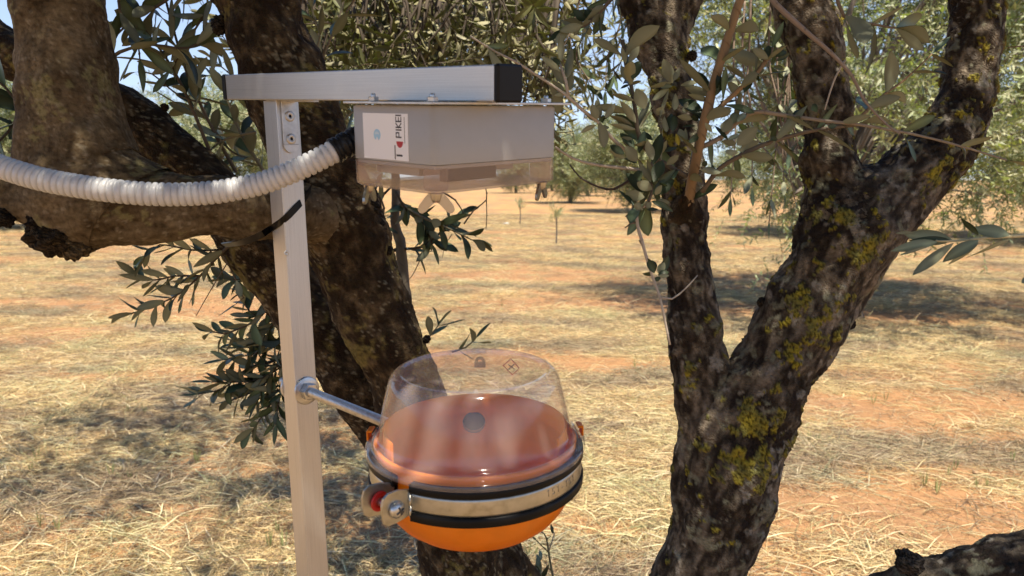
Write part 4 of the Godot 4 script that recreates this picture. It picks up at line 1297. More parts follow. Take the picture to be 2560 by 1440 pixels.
	for e in [[155, 260, 115, 170, 40, "D"], [155, 250, 115, 215, 24, "D"], [155, 250, 145, 175, 42, "D"], [175, 260, 210, 200, 44, "P"], [190, 260, 235, 160, 48, "D"], [175, 270, 240, 250, 40, "D"], [175, 275, 235, 275, 22, "P"], [165, 280, 175, 305, 40, "D"], [160, 250, 140, 200, 30, "D"], [150, 265, 95, 262, 24, "D"]]:
		px_leaf(hang, 1593, 590, 2.1, [e[0] - 65, e[1] - 65, e[2] - 65, e[3] - 65, e[4] * 0.75, e[5]], 0.86)
	for e in [[left, 0.05, 0.026], [lower, 0.05, 0.016], [rust, 0.055, 0.03], [north, 0.042, 0.02], [east, 0.045, 0.06], [east2, 0.05, 0.035], [west, 0.04, 0.07], [top, 0.042, 0.010]]:
		sprig_leaves(e[0], e[0].get_meta("line"), e[1], e[2], 0.15, 0.1)
	# sprig that reaches in from the right edge
	var reach := twig(o, [[2680, 590, 0.72], [2560, 589, 0.72], [2530, 591, 0.72], [2454, 595, 0.72], [2392, 602, 0.72], [2340, 603, 0.72]], 0.0024, 0.0009, Color(0.50, 0.44, 0.26))[0] as Node3D
	for e in [[1400, 640, 650, 555, 190, "G"], [1370, 640, 710, 610, 80, "D"], [1170, 670, 415, 775, 130, "G"], [1000, 740, 590, 905, 34, "P"], [1430, 690, 770, 1210, 110, "P"], [1830, 650, 1220, 935, 150, "G"], [1830, 690, 1340, 1050, 80, "P"], [2340, 620, 1620, 975, 86, "P"], [1830, 560, 1555, 285, 70, "D"], [2320, 560, 1730, 400, 170, "G"], [2700, 1200, 2520, 1330, 80, "P"], [800, 520, 480, 535, 40, "P"]]:
		px_leaf(reach, 2160, 500, 6.4, e, 0.72)
	twig(o, [[2700, 160, 0.8], [2560, 115, 0.8], [2520, 118, 0.8]], 0.001, 0.0006, brown)
	# thin drooping twigs deeper in, right of the straight stem
	for k in 9:
		var x := rng.randf_range(1790, 1990)
		leafy(o, [[x, rng.randf_range(-40, 60), 1.5], [x - 5, 150, 1.5], [x + rng.randf_range(-30, 30), 290, 1.5], [x + rng.randf_range(-40, 40), rng.randf_range(360, 560), 1.5]], 0.0026, 0.001, Color(0.2, 0.15, 0.11), 0.05, 0.075, 0.2)
	for k in 6:
		var x := rng.randf_range(1380, 1560)
		leafy(o, [[x + 60, rng.randf_range(-80, -20), 1.6], [x + 30, 60, 1.6], [x, 140, 1.6], [x + rng.randf_range(-40, 40), rng.randf_range(180, 230), 1.6]], 0.0024, 0.001, brown, 0.05, 0.045, 0.1)
	canopy(o, [
		[Vector3(0.55, 2.6, -0.45), Vector3(0.75, 0.45, 0.65), 38, 20, 1.95],
		[Vector3(1.5, 2.7, 0.5), Vector3(0.8, 0.45, 1.4), 44, 20, 2.0],
	])
	leaves_end(o)

# ======================= mast, box, trap =======================
# u runs along the crossbar towards us, v across it to the right and away, w up
var A0 := P(594, 219, 0.777)        # far end of the crossbar, axis
var B0 := P(1266, 209, 0.52)        # near end
var U := (B0 - A0).normalized()
var V0 := Vector3.UP.cross(U).normalized()
var V := (V0 * cos(0.0663) + U.cross(V0) * sin(0.0663)).normalized()
var W := U.cross(V).normalized()

func build_mast() -> void:
	var foot := P(771, 1500, 0.86)
	var o := thing("mast", "square aluminium post with a crossbar, strapped upright to the level olive limb", "mast")
	# crossbar
	var len_ := A0.distance_to(B0)
	var mid := (A0 + B0) * 0.5
	var st := SurfaceTool.new()
	put("crossbar", uv_bar(mid, U, V, W, len_, 0.025), M["aluminium"], o)
	# plugs in both ends
	for e in [[B0, 1.0], [A0, -1.0]]:
		var xf := frame(U, W, -V, e[0] + U * (0.0022 if e[1] > 0.0 else -0.0042))
		put("end_cap", boxm(xf, Vector3(0.0050 if e[1] > 0.0 else 0.0090, 0.0262, 0.0262), 0.0016), M["black"], o)
	var nib := ST()
	cbox(nib, frame(U, W, -V, B0 + U * 0.0047 - W * 0.003), Vector3(0.0006, 0.0018, 0.0010), 0.0002)
	# post: its near edge runs through (690, 250) and (771, 1440)
	var k0 := P(690, 250, 0.722)
	var k1 := P(771, 1440, 0.79)
	var ax := (k1 - k0).normalized()
	var pu := (U - ax * U.dot(ax)).normalized()
	var pv := ax.cross(pu).normalized() * -1.0
	if pv.dot(V) < 0.0: pv = -pv
	# under the bar
	var top := k0 - (pu - pv) * 0.0125
	var bar_bottom := mid - W * 0.0125
	var tt := (bar_bottom - top).dot(W) / ax.dot(W)
	top += ax * (tt + 0.0004)
	var bottom := top + ax * ((top.y + 0.35) / -ax.y)
	put("post", uv_bar((top + bottom) * 0.5, ax, pv, -pu, top.distance_to(bottom), 0.025), M["aluminium"], o)
	post_axis = [top, ax, pu, pv]
	# angle bracket riveted to the post and to the bar
	var rc := top + pu * 0.0125
	var bl := ST()
	var yb := -ax
	# upright leg with a rounded foot
	var c := rc + pu * 0.0011
	var legx := frame(pv, yb, pu, c + ax * 0.0225)
	cbox(bl, legx, Vector3(0.0165, 0.043, 0.0020), 0.0004)
	for i in 12:
		var a0 := PI * i / 12.0
		var a1 := PI * (i + 1) / 12.0
		var cc := c + ax * 0.044
		for s in [1.0, -1.0]:
			var off: Vector3 = pu * 0.0010 * s
			tri_out(bl, cc + off, cc + off + (pv * cos(a0) + ax * sin(a0)) * 0.00825, cc + off + (pv * cos(a1) + ax * sin(a1)) * 0.00825, cc)
		var r0 := cc + (pv * cos(a0) + ax * sin(a0)) * 0.00825
		var r1 := cc + (pv * cos(a1) + ax * sin(a1)) * 0.00825
		tri_out(bl, r0 + pu * 0.001, r1 + pu * 0.001, r0 - pu * 0.001, cc)
		tri_out(bl, r1 + pu * 0.001, r1 - pu * 0.001, r0 - pu * 0.001, cc)
	# level leg under the bar
	cbox(bl, frame(U, W, -V, rc + ax * 0.0014 + U * 0.0215), Vector3(0.043, 0.0020, 0.0165), 0.0004)
	var br := put("bracket", fin(bl), M["plate"], o)
	for dy in [0.0165, 0.0385]:
		var f := axis_frame(c + pu * 0.0010 + ax * dy, pu, ax)
		var rs := ST()
		lathe(rs, [[0.0052, 0.0], [0.0052, 0.0006], [0.0046, 0.0011], [0.0036, 0.0014], [0.0018, 0.0014], [0.0015, 0.0009], [0.0, 0.0009]], 28, f)
		put("rivet", fin(rs), M["aluminium"], br)
		var hs := ST()
		lathe(hs, [[0.0015, 0.0011], [0.0, 0.0011]], 14, f)
		put("rivet_hole", fin(hs), M["black"], br)
	var dimple := ST()
	lathe(dimple, [[0.0026, 0.0], [0.0024, 0.0006], [0.0012, 0.0006], [0.0010, 0.0002], [0.0, 0.0002]], 18, axis_frame(on_plane(716, 633, rc, pu) + pu * 0.0001, pu, ax))
	put("rivet", fin(dimple), M["aluminium"], o)
	# thin plate under the bar that the box hangs from
	var n := box_corner()
	var pc := n + U * (-0.046) + V * 0.0675 + W * 0.0035
	put("plate", boxm(frame(U, W, -V, pc - U * 0.0 + V * 0.001), Vector3(0.104, 0.0019, 0.149), 0.0004), M["plate"], o)
	for e in [[-0.010, 0.008], [-0.078, 0.008], [-0.010, 0.130], [-0.012, 0.083]]:
		var bs := ST()
		var f2 := axis_frame(n + U * e[0] + V * e[1] + W * 0.0044, W, U)
		hexnut(bs, f2, 0.0042, 0.0034, 0.0)
		lathe(bs, [[0.0019, 0.0034], [0.0019, 0.0052], [0.0014, 0.0058], [0.0, 0.0058]], 14, f2)
		put("bolt", fin(bs), M["zinc"], o)

var post_axis := []

func uv_bar(mid: Vector3, ax: Vector3, a: Vector3, b: Vector3, len_: float, size: float) -> ArrayMesh:   # a square tube with rounded edges; v runs around it and u along it, so that the brushing follows the length
	var st := SurfaceTool.new()
	st.begin(Mesh.PRIMITIVE_TRIANGLES)
	var h := size * 0.5
	var r := 0.0011
	var ring := []
	for k in 4:
		var ca: float = [1, -1, -1, 1][k]
		var cb: float = [1, 1, -1, -1][k]
		for j in 4:
			var t := PI * 0.5 * k + PI * 0.5 * j / 3.0
			ring.append([a * (ca * (h - r) + cos(t) * r) + b * (cb * (h - r) + sin(t) * r), a * cos(t) + b * sin(t)])
	var n := ring.size()
	var vv := [0.0]
	for i in n: vv.append(vv[-1] + (ring[i][0] as Vector3).distance_to(ring[(i + 1) % n][0]))
	for i in n:
		var p: Array = ring[i]
		var p2: Array = ring[(i + 1) % n]
		var e0 := mid - ax * len_ * 0.5
		var e1 := mid + ax * len_ * 0.5
		var q4 := [[e0 + p[0], p[1], 0.0, vv[i]], [e0 + p2[0], p2[1], 0.0, vv[i + 1]], [e1 + p2[0], p2[1], len_, vv[i + 1]], [e1 + p[0], p[1], len_, vv[i]]]
		var flip: bool = ((q4[1][0] - q4[0][0]) as Vector3).cross(q4[2][0] - q4[0][0]).dot(p[1]) > 0.0
		for idx in ([0, 2, 1, 0, 3, 2] if flip else [0, 1, 2, 0, 2, 3]):
			var z: Array = q4[idx]
			st.set_normal(z[1])
			st.set_uv(Vector2(z[2] * 3.0, z[3] * 9.0))
			st.add_vertex(z[0])
	for s in [-1.0, 1.0]:
		for i in range(1, n - 1):
			var c: Vector3 = mid + ax * len_ * 0.5 * s
			var tri := [c + ring[0][0], c + ring[i][0], c + ring[i + 1][0]]
			var fl: bool = ((tri[1] - tri[0]) as Vector3).cross(tri[2] - tri[0]).dot(ax * s) > 0.0
			for idx in ([0, 2, 1] if fl else [0, 1, 2]):
				st.set_normal(ax * s)
				st.set_uv(Vector2(0, 0))
				st.add_vertex(tri[idx])
	return st.commit()

func hexnut(st: SurfaceTool, f: Transform3D, r: float, h: float, y0: float) -> void:   # a hexagonal nut with chamfered corners along +y
	var c := f * Vector3(0, y0 + h * 0.5, 0)
	for i in 6:
		var a0 := TAU * i / 6.0
		var a1 := TAU * (i + 1) / 6.0
		var p := []
		for e in [[r, y0 + h * 0.12], [r, y0 + h * 0.88]]:
			for a in [a0, a1]: p.append(f * Vector3(cos(a) * e[0], e[1], sin(a) * e[0]))
		tri_out(st, p[0], p[1], p[2], c); tri_out(st, p[1], p[2], p[3], c)
		for e in [[y0, 0, 1], [y0 + h, 2, 3]]:
			var t0 := f * Vector3(cos(a0) * r * 0.88, e[0], sin(a0) * r * 0.88)
			var t1 := f * Vector3(cos(a1) * r * 0.88, e[0], sin(a1) * r * 0.88)
			tri_out(st, p[e[1]], p[e[2]], t0, c); tri_out(st, p[e[2]], t0, t1, c)
			tri_out(st, t0, t1, f * Vector3(0, e[0], 0), c)

func box_corner() -> Vector3:       # the near top corner of the sensor box
	return B0 - U * 0.0236 - V * 0.0475 - W * 0.0172

const BU := 0.097
const BV := 0.133
const BH := 0.0612
const SPLIT := 0.0405               # height of the grey body; the clear lid is below

func rounded(st: SurfaceTool, c: Vector3, su: float, sv: float, y0: float, y1: float, r: float, inset0: float, inset1: float, walls_only: bool) -> void:
	# a box with rounded upright edges between heights y0 < y1 (along W from c); insets narrow its ends
	st.set_smooth_group(0)
	var rings := []
	for e in [[y0, inset0], [y1, inset1]]:
		var ring := []
		for k in 4:
			var ca: float = [1, -1, -1, 1][k]
			var cb: float = [1, 1, -1, -1][k]
			for j in 6:
				var t := PI * 0.5 * k + PI * 0.5 * j / 5.0
				ring.append(c + U * (ca * (su * 0.5 - r - e[1]) + cos(t) * r) - V * (cb * (sv * 0.5 - r - e[1]) + sin(t) * r) + W * e[0])
		rings.append(ring)
	var n: int = rings[0].size()
	var mid := c + W * (y0 + y1) * 0.5
	for i in n:
		var j := (i + 1) % n
		tri_out(st, rings[0][i], rings[0][j], rings[1][j], mid)
		tri_out(st, rings[0][i], rings[1][j], rings[1][i], mid)
	st.set_smooth_group(-1)
	if walls_only: return
	for e in 2:
		for i in range(1, n - 1):
			tri_out(st, rings[e][0], rings[e][i], rings[e][i + 1], mid)

func build_box() -> void:
	var o := thing("sensor_box", "pale grey plastic box with smoky clear lid hanging under the crossbar", "box")
	var n := box_corner()
	var c := n - U * BU * 0.5 + V * BV * 0.5 + W * 0.0018
	var st := ST()
	rounded(st, c, BU, BV, -SPLIT, -0.0015, 0.006, 0.0, 0.0, false)
	rounded(st, c, BU, BV, -0.0015, 0.0, 0.006, 0.0, 0.0014, false)
	put("housing", fin(st), M["box"], o)
	# smoky lid: outer shell, a lip under the housing, corner posts
	var ls := ST()
	rounded(ls, c, BU, BV, -BH + 0.0022, -SPLIT - 0.0006, 0.006, 0.0, 0.0, true)
	rounded(ls, c, BU, BV, -BH, -BH + 0.0022, 0.006, 0.0022, 0.0, false)
	put("lid", fin(ls), M["lid"], o)
	var ps := ST()
	for su in [-1.0, 1.0]:
		for sv in [-1.0, 1.0]:
			var pc: Vector3 = c + U * su * (BU * 0.5 - 0.0095) + V * sv * (BV * 0.5 - 0.0095)
			cbox(ps, frame(U, W, -V, pc - W * (SPLIT + BH) * 0.5), Vector3(0.0145, BH - SPLIT - 0.003, 0.0145), 0.002)
	put("corner_post", fin(ps), M["lid"], o)
	# inner tray, rim and the dark battery behind the lid
	var tr := ST()
	cbox(tr, frame(U, W, -V, c - W * (SPLIT + 0.0020)), Vector3(BU - 0.006, 0.0032, BV - 0.006), 0.0004)
	put("rim", fin(tr), M["box"], o)
	var ins := ST()
	cbox(ins, frame(U, W, -V, c - W * (SPLIT + 0.0075) - U * 0.012), Vector3(BU - 0.045, 0.007, BV - 0.03), 0.0006)
	put("tray", fin(ins), M["box"], o)
	var bat := ST()
	cbox(bat, frame(U, W, -V, c - W * (SPLIT + 0.0078) + U * (BU * 0.5 - 0.008) - V * 0.026), Vector3(0.007, 0.0105, 0.053), 0.0008)
	put("circuit_board", fin(bat), std(L(0.06, 0.05, 0.035), 0.5), o)
	# wing nuts on the lid screws
	for e in [[1.0, -1.0, 0.8], [-1.0, -1.0, 2.15], [1.0, 1.0, 1.95]]:
		var wc: Vector3 = c + U * e[0] * (BU * 0.5 - 0.0085) + V * e[1] * (BV * 0.5 - 0.0085) - W * BH
		wing_nut(o, wc, e[2])
	# sticker
	var face := n - U * 0.0 + W * 0.0018     # on the face towards the left; x along U, y along W
	var lx := func(x: float, y: float, z: float) -> Vector3: return face - U * BU + U * x * BU - W * y - V * z
	var ls2 := ST()
	var ctr: Vector3 = lx.call(0.440, 0.0226, 0.0002)
	cbox(ls2, frame(U, W, -V, ctr), Vector3(0.0535, 0.0335, 0.0004), 0.0001)
	var lab := put("label", fin(ls2), M["label"], o)
	var fr := frame(U, W, -V, ctr - V * 0.00022)
	# the round blue emblem with its arcs
	var em := ST()
	disc(em, fr * Transform3D(Basis(), Vector3(-0.0095, 0.001, 0.0)), 0.0042, 0.0, 32)
	put("emblem", fin(em), M["ink_blue"], lab)
	var arcs := ST()
	for r in [0.0017, 0.0026]:
		arc(arcs, fr * Transform3D(Basis(), Vector3(-0.0095, 0.0002, 0.00012)), r, r + 0.0004, 0.5, PI - 0.5)
	tri_out(arcs, fr * Vector3(-0.0113, -0.0032, 0.00012), fr * Vector3(-0.0077, -0.0032, 0.00012), fr * Vector3(-0.0095, -0.0003, 0.00012), fr * Vector3(0, 0, -1))
	put("emblem_mark", fin(arcs), M["label"], lab)
	# lettering that reads upwards: a long T, a red half disc, PIKEI, and a fine line of print
	var ink := ST()
	flat_rect(ink, fr, 0.0115, -0.0108, 0.0011, 0.0102)
	flat_rect(ink, fr, 0.0165, -0.0130, 0.0070, 0.0014)
	flat_rect(ink, fr, 0.0229, 0.0072, 0.0005, 0.0146)
	flat_rect(ink, fr, 0.0229, -0.0020, 0.0005, 0.0042)
	# P, I, K, E, I as strokes: each [x0, y0, x1, y1] with x to the right on the label, y up
	for s in [[0.0133, 0.0000, 0.0190, 0.0000], [0.0133, 0.0000, 0.0133, 0.0032], [0.0133, 0.0032, 0.0165, 0.0032], [0.0165, 0.0032, 0.0165, 0.0000],
			[0.0133, 0.0052, 0.0192, 0.0052],
			[0.0133, 0.0070, 0.0192, 0.0070], [0.0163, 0.0070, 0.0133, 0.0098], [0.0163, 0.0070, 0.0192, 0.0098],
			[0.0133, 0.0112, 0.0133, 0.0142], [0.0163, 0.0112, 0.0163, 0.0139], [0.0192, 0.0112, 0.0192, 0.0142], [0.0133, 0.0112, 0.0192, 0.0112],
			[0.0133, 0.0155, 0.0192, 0.0155]]:
		stroke(ink, fr, Vector2(s[0], s[1]), Vector2(s[2], s[3]), 0.0010)
	put("lettering", fin(ink), M["ink"], lab)
	var red := ST()
	var rx := fr * Transform3D(Basis(), Vector3(0.0171, -0.0029, 0.0))
	for i in 20:
		var a0 := PI + PI * i / 20.0
		var a1 := PI + PI * (i + 1) / 20.0
		tri_out(red, rx * Vector3.ZERO, rx * Vector3(cos(a0) * 0.0039, sin(a0) * 0.0046, 0), rx * Vector3(cos(a1) * 0.0039, sin(a1) * 0.0046, 0), rx * Vector3(0, 0, -1))
	put("red_half_disc", fin(red), M["ink_red"], lab)

func disc(st: SurfaceTool, f: Transform3D, r: float, r0: float, n: int) -> void:
	for i in n:
		var a0 := TAU * i / n
		var a1 := TAU * (i + 1) / n
		tri_out(st, f * Vector3(cos(a0) * r, sin(a0) * r, 0), f * Vector3(cos(a1) * r, sin(a1) * r, 0), f * Vector3(cos(a0) * r0, sin(a0) * r0, 0), f * Vector3(0, 0, -1))
		if r0 > 0.0: tri_out(st, f * Vector3(cos(a1) * r, sin(a1) * r, 0), f * Vector3(cos(a0) * r0, sin(a0) * r0, 0), f * Vector3(cos(a1) * r0, sin(a1) * r0, 0), f * Vector3(0, 0, -1))

func arc(st: SurfaceTool, f: Transform3D, r0: float, r1: float, a: float, b: float) -> void:
	for i in 14:
		var a0 := lerpf(a, b, i / 14.0)
		var a1 := lerpf(a, b, (i + 1) / 14.0)
		var k := f * Vector3(0, 0, -1)
		tri_out(st, f * Vector3(cos(a0) * r0, sin(a0) * r0, 0), f * Vector3(cos(a0) * r1, sin(a0) * r1, 0), f * Vector3(cos(a1) * r1, sin(a1) * r1, 0), k)
		tri_out(st, f * Vector3(cos(a0) * r0, sin(a0) * r0, 0), f * Vector3(cos(a1) * r1, sin(a1) * r1, 0), f * Vector3(cos(a1) * r0, sin(a1) * r0, 0), k)

func flat_rect(st: SurfaceTool, f: Transform3D, x: float, y: float, w: float, h: float) -> void:   # centre and size
	stroke(st, f, Vector2(x, y - h * 0.5), Vector2(x, y + h * 0.5), w, 0.0)

func stroke(st: SurfaceTool, f: Transform3D, a: Vector2, b: Vector2, w: float, cap := 0.0004) -> void:
	var d := (b - a).normalized()
	var s := Vector2(-d.y, d.x) * w * 0.5
	a -= d * cap
	b += d * cap
	var p := [a + s, b + s, b - s, a - s]
	var v := []
	for e in p: v.append(f * Vector3(e.x, e.y, 0.00003))
	var k := f * Vector3(0, 0, -1)
	tri_out(st, v[0], v[1], v[2], k); tri_out(st, v[0], v[2], v[3], k)

func wing_nut(parent: Node3D, c: Vector3, turn: float) -> void:
	var st := ST()
	var f := Transform3D(Basis(U, W, -V).rotated(W, turn), c)
	lathe(st, [[0.0, -0.0065], [0.0028, -0.0065], [0.0036, -0.0045], [0.0045, -0.0004], [0.0045, 0.0], [0.0, 0.0]], 18, f)
	for s in [-1.0, 1.0]:
		# each wing: a rounded blade that sweeps down and outwards
		var out := []
		for i in 9:
			var t := i / 8.0
			var px := 0.0025 + 0.0085 * t
			var py := -0.0030 - 0.0095 * pow(t, 1.2)
			out.append([Vector3(px * s, py, 0), lerpf(0.0040, 0.0032, t) * (1.0 if t < 0.9 else 0.8)])
		for side in [-1.0, 1.0]:
			for i in 8:
				var d: Vector3 = ((out[i + 1][0] - out[i][0]) as Vector3).normalized()
				var nn := Vector3(-d.y, d.x, 0)
				var z := Vector3(0, 0, 0.0010 * side)
				var q0: Vector3 = out[i][0] + nn * out[i][1]
				var q1: Vector3 = out[i][0] - nn * out[i][1]
				var q2: Vector3 = out[i + 1][0] - nn * out[i + 1][1]
				var q3: Vector3 = out[i + 1][0] + nn * out[i + 1][1]
				var m: Vector3 = f * ((out[i][0] + out[i + 1][0]) * 0.5)
				tri_out(st, f * (q0 + z), f * (q1 + z), f * (q2 + z), m)
				tri_out(st, f * (q0 + z), f * (q2 + z), f * (q3 + z), m)
				if side > 0.0:
					for pr in [[q0, q3], [q1, q2]]:
						tri_out(st, f * (pr[0] + z), f * (pr[1] + z), f * (pr[0] - z), m)
						tri_out(st, f * (pr[1] + z), f * (pr[1] - z), f * (pr[0] - z), m)
		var e: Array = out[-1]
		var m2: Vector3 = f * (e[0] * 0.97)
		for i in 6:
			var d2: Vector3 = ((out[8][0] - out[7][0]) as Vector3).normalized()
			var n2 := Vector3(-d2.y, d2.x, 0)
			var a0 := -PI * 0.5 + PI * i / 6.0
			var a1 := -PI * 0.5 + PI * (i + 1) / 6.0
			var r0: Vector3 = e[0] + (d2 * cos(a0) * 0.7 + n2 * sin(a0)) * e[1]
			var r1: Vector3 = e[0] + (d2 * cos(a1) * 0.7 + n2 * sin(a1)) * e[1]
			for side in [-1.0, 1.0]:
				tri_out(st, f * (e[0] + Vector3(0, 0, 0.001 * side)), f * (r0 + Vector3(0, 0, 0.001 * side)), f * (r1 + Vector3(0, 0, 0.001 * side)), m2)
			tri_out(st, f * (r0 + Vector3(0, 0, 0.001)), f * (r1 + Vector3(0, 0, 0.001)), f * (r0 - Vector3(0, 0, 0.001)), m2)
			tri_out(st, f * (r1 + Vector3(0, 0, 0.001)), f * (r1 - Vector3(0, 0, 0.001)), f * (r0 - Vector3(0, 0, 0.001)), m2)
	put("wing_nut", fin(st), M["wing"], parent)

func build_conduit() -> void:
	var o := thing("conduit", "white corrugated plastic conduit sagging across to the sensor box", "conduit")
	var path := []
	for e in [[-420, 250, 0.60], [-200, 325, 0.57], [-80, 378, 0.56], [0, 416, 0.555], [100, 447, 0.553], [200, 466, 0.553], [300, 479, 0.556], [400, 486, 0.562], [500, 484, 0.568], [580, 474, 0.572], [660, 456, 0.576], [740, 425, 0.578], [800, 397, 0.580], [850, 370, 0.585], [885, 351, 0.590], [915, 336, 0.596]]:
		path.append([P(e[0], e[1], e[2]), 0.0095])
	var sp := spline(path, 0.00027)
	var st := ST()
	var ribs := []
	var pitch := 0.0049
	var run := 0.0
	var cut: int = sp.size() - 1
	var tape_len := 0.0
	while cut > 1 and tape_len < 0.031:
		tape_len += (sp[cut][0] as Vector3).distance_to(sp[cut - 1][0])
		cut -= 1
	for i in cut + 2:
		if i > 0: run += (sp[i][0] as Vector3).distance_to(sp[i - 1][0])
		var t := fposmod(run, pitch) / pitch
		var r := 0.0076 + 0.0015 * (pow(sin(PI * clampf((t - 0.10) / 0.80, 0.0, 1.0)), 0.28) if t > 0.10 and t < 0.90 else 0.0)
		ribs.append([sp[i][0], r])
	tube(st, ribs, 30)
	put("hose", fin(st), M["conduit"], o)
	var ts := ST()
	var tp := []
	var j := 0
	for i in range(cut, sp.size()):
		tp.append([sp[i][0], 0.0101 + 0.0004 * sin(j * 0.19) + 0.0003 * sin(j * 0.41)])
		j += 1
	tube(ts, tp, 30, Color.WHITE, 0.004)
	put("black_tape", fin(ts), M["tape"], o)

func build_tie() -> void:
	var o := thing("cable_tie", "shiny black cable tie strapping the post to the limb", "cable tie")
	var top: Vector3 = post_axis[0]
	var ax: Vector3 = post_axis[1]
	var pu: Vector3 = post_axis[2]
	var pv: Vector3 = post_axis[3]
	var fl := top - pv * 0.0129            # left face, towards us
	var fr := top + pu * 0.0129            # right face
	var pts := []
	var lim := P(690, 532, 0.82)
	for e in [[560, 612, 0.82], [585, 609, 0.785], [598, 607, 0.770]]: pts.append([P(e[0], e[1], e[2]), Vector3(0, -0.6, 1)])
	for e in [[615, 603, 0.762], [638, 594, 0.755], [658, 584, 0.752]]: pts.append([P(e[0], e[1], e[2]), Vector3(-0.2, -0.25, 1)])
	for e in [[676, 573], [690, 564], [700, 557]]: pts.append([on_plane(e[0], e[1], fl, pv), -pv])
	for e in [[709, 549], [722, 538], [738, 521], [750, 508]]: pts.append([on_plane(e[0], e[1], fr, pu), pu])
	pts.append([P(765, 491, 0.79), (pu + pv * 0.5).normalized()])
	pts.append([P(776, 470, 0.83), pv])
	var sm := []
	for e in pts: sm.append([e[0], 0.001])
	var st := ST()
	st.set_smooth_group(0)
	var w := 0.0033
	var th := 0.0007
	var rows := []
	for i in pts.size():
		var a: Vector3 = pts[max(i - 1, 0)][0]
		var b: Vector3 = pts[min(i + 1, pts.size() - 1)][0]
		var t := (b - a).normalized()
		var n: Vector3 = (pts[i][1] - t * (pts[i][1] as Vector3).dot(t)).normalized()
		var s := t.cross(n)
		var c: Vector3 = pts[i][0] + n * th * 0.5
		rows.append([c + s * w + n * th, c - s * w + n * th, c - s * w - n * th, c + s * w - n * th])
	for i in rows.size() - 1:
		var m: Vector3 = (rows[i][0] + rows[i][2] + rows[i + 1][0] + rows[i + 1][2]) * 0.25
		for k in 4:
			st.set_smooth_group(k)
			var k2 := (k + 1) % 4
			tri_out(st, rows[i][k], rows[i][k2], rows[i + 1][k2], m)
			tri_out(st, rows[i][k], rows[i + 1][k2], rows[i + 1][k], m)
	put("strap", fin(st), M["tie"], o)
	var hs := ST()
	cbox(hs, frame(pv, -ax, pu, P(752, 506, 0.745)).rotated_local(Vector3(0, 0, 1), 0.7), Vector3(0.002, 0.006, 0.0015), 0.0004)

# the trap's own axes: T0 on its axis at the height of the flange, TX to the right, TY up, TZ towards us
var T0 := P(1189, 1096, 0.605)
var TY := Vector3(-0.012, 1.0, 0.035).normalized()
var TZ := ((CAM - P(1189, 1096, 0.605)) * Vector3(1, 0, 1)).normalized()
var TX := TY.cross(TZ).normalized()

func trap_frame() -> Transform3D:
	return Transform3D(Basis(TX, TY, TX.cross(TY).normalized()), T0)

const BAND_R := 0.0850
const BAND_Y := -0.0182

func build_rod() -> void:
	var o := thing("threaded_rod", "zinc plated threaded rod bolted through the post with big washers", "threaded rod")
	var pu: Vector3 = post_axis[2]
	var pv: Vector3 = post_axis[3]
	var s := on_plane(766, 976, post_axis[0] + pu * 0.0126, pu)
	var e := trap_frame() * Vector3(0, BAND_Y, 0)
	var dir := (e - s).normalized()
	var endp := e - dir * (BAND_R + 0.001)
	var f := axis_frame(s, dir)
	var len_ := s.distance_to(endp)
	var st := ST()
	var prof := [[0.0, -0.045]]
	var y := -0.045
	while y < len_:
		prof.append([0.00435, y]); prof.append([0.00500, y + 0.0004]); prof.append([0.00500, y + 0.0006]); prof.append([0.00435, y + 0.0010])
		y += 0.00125
	prof.append([0.0, y])
	lathe(st, prof, 22, f, 0.0, TAU, false)
	put("rod", fin(st), M["zinc"], o)
	var fp := axis_frame(s, pu)
	for k in 2:
		var ws := ST()
		var base := 0.0 if k == 0 else -0.0273
		lathe(ws, [[0.0052, base], [0.0138, base], [0.0145, base + 0.0004], [0.0145, base + 0.0015], [0.0138, base + 0.0019], [0.0052, base + 0.0019]], 44, fp)
		put("washer", fin(ws), M["zinc"], o)
		var ns := ST()
		var y0 := 0.0019 if k == 0 else -0.0353
		hexnut(ns, fp.rotated_local(Vector3.UP, 0.35), 0.0092, 0.0078, y0)
		put("nut", fin(ns), M["zinc"], o)

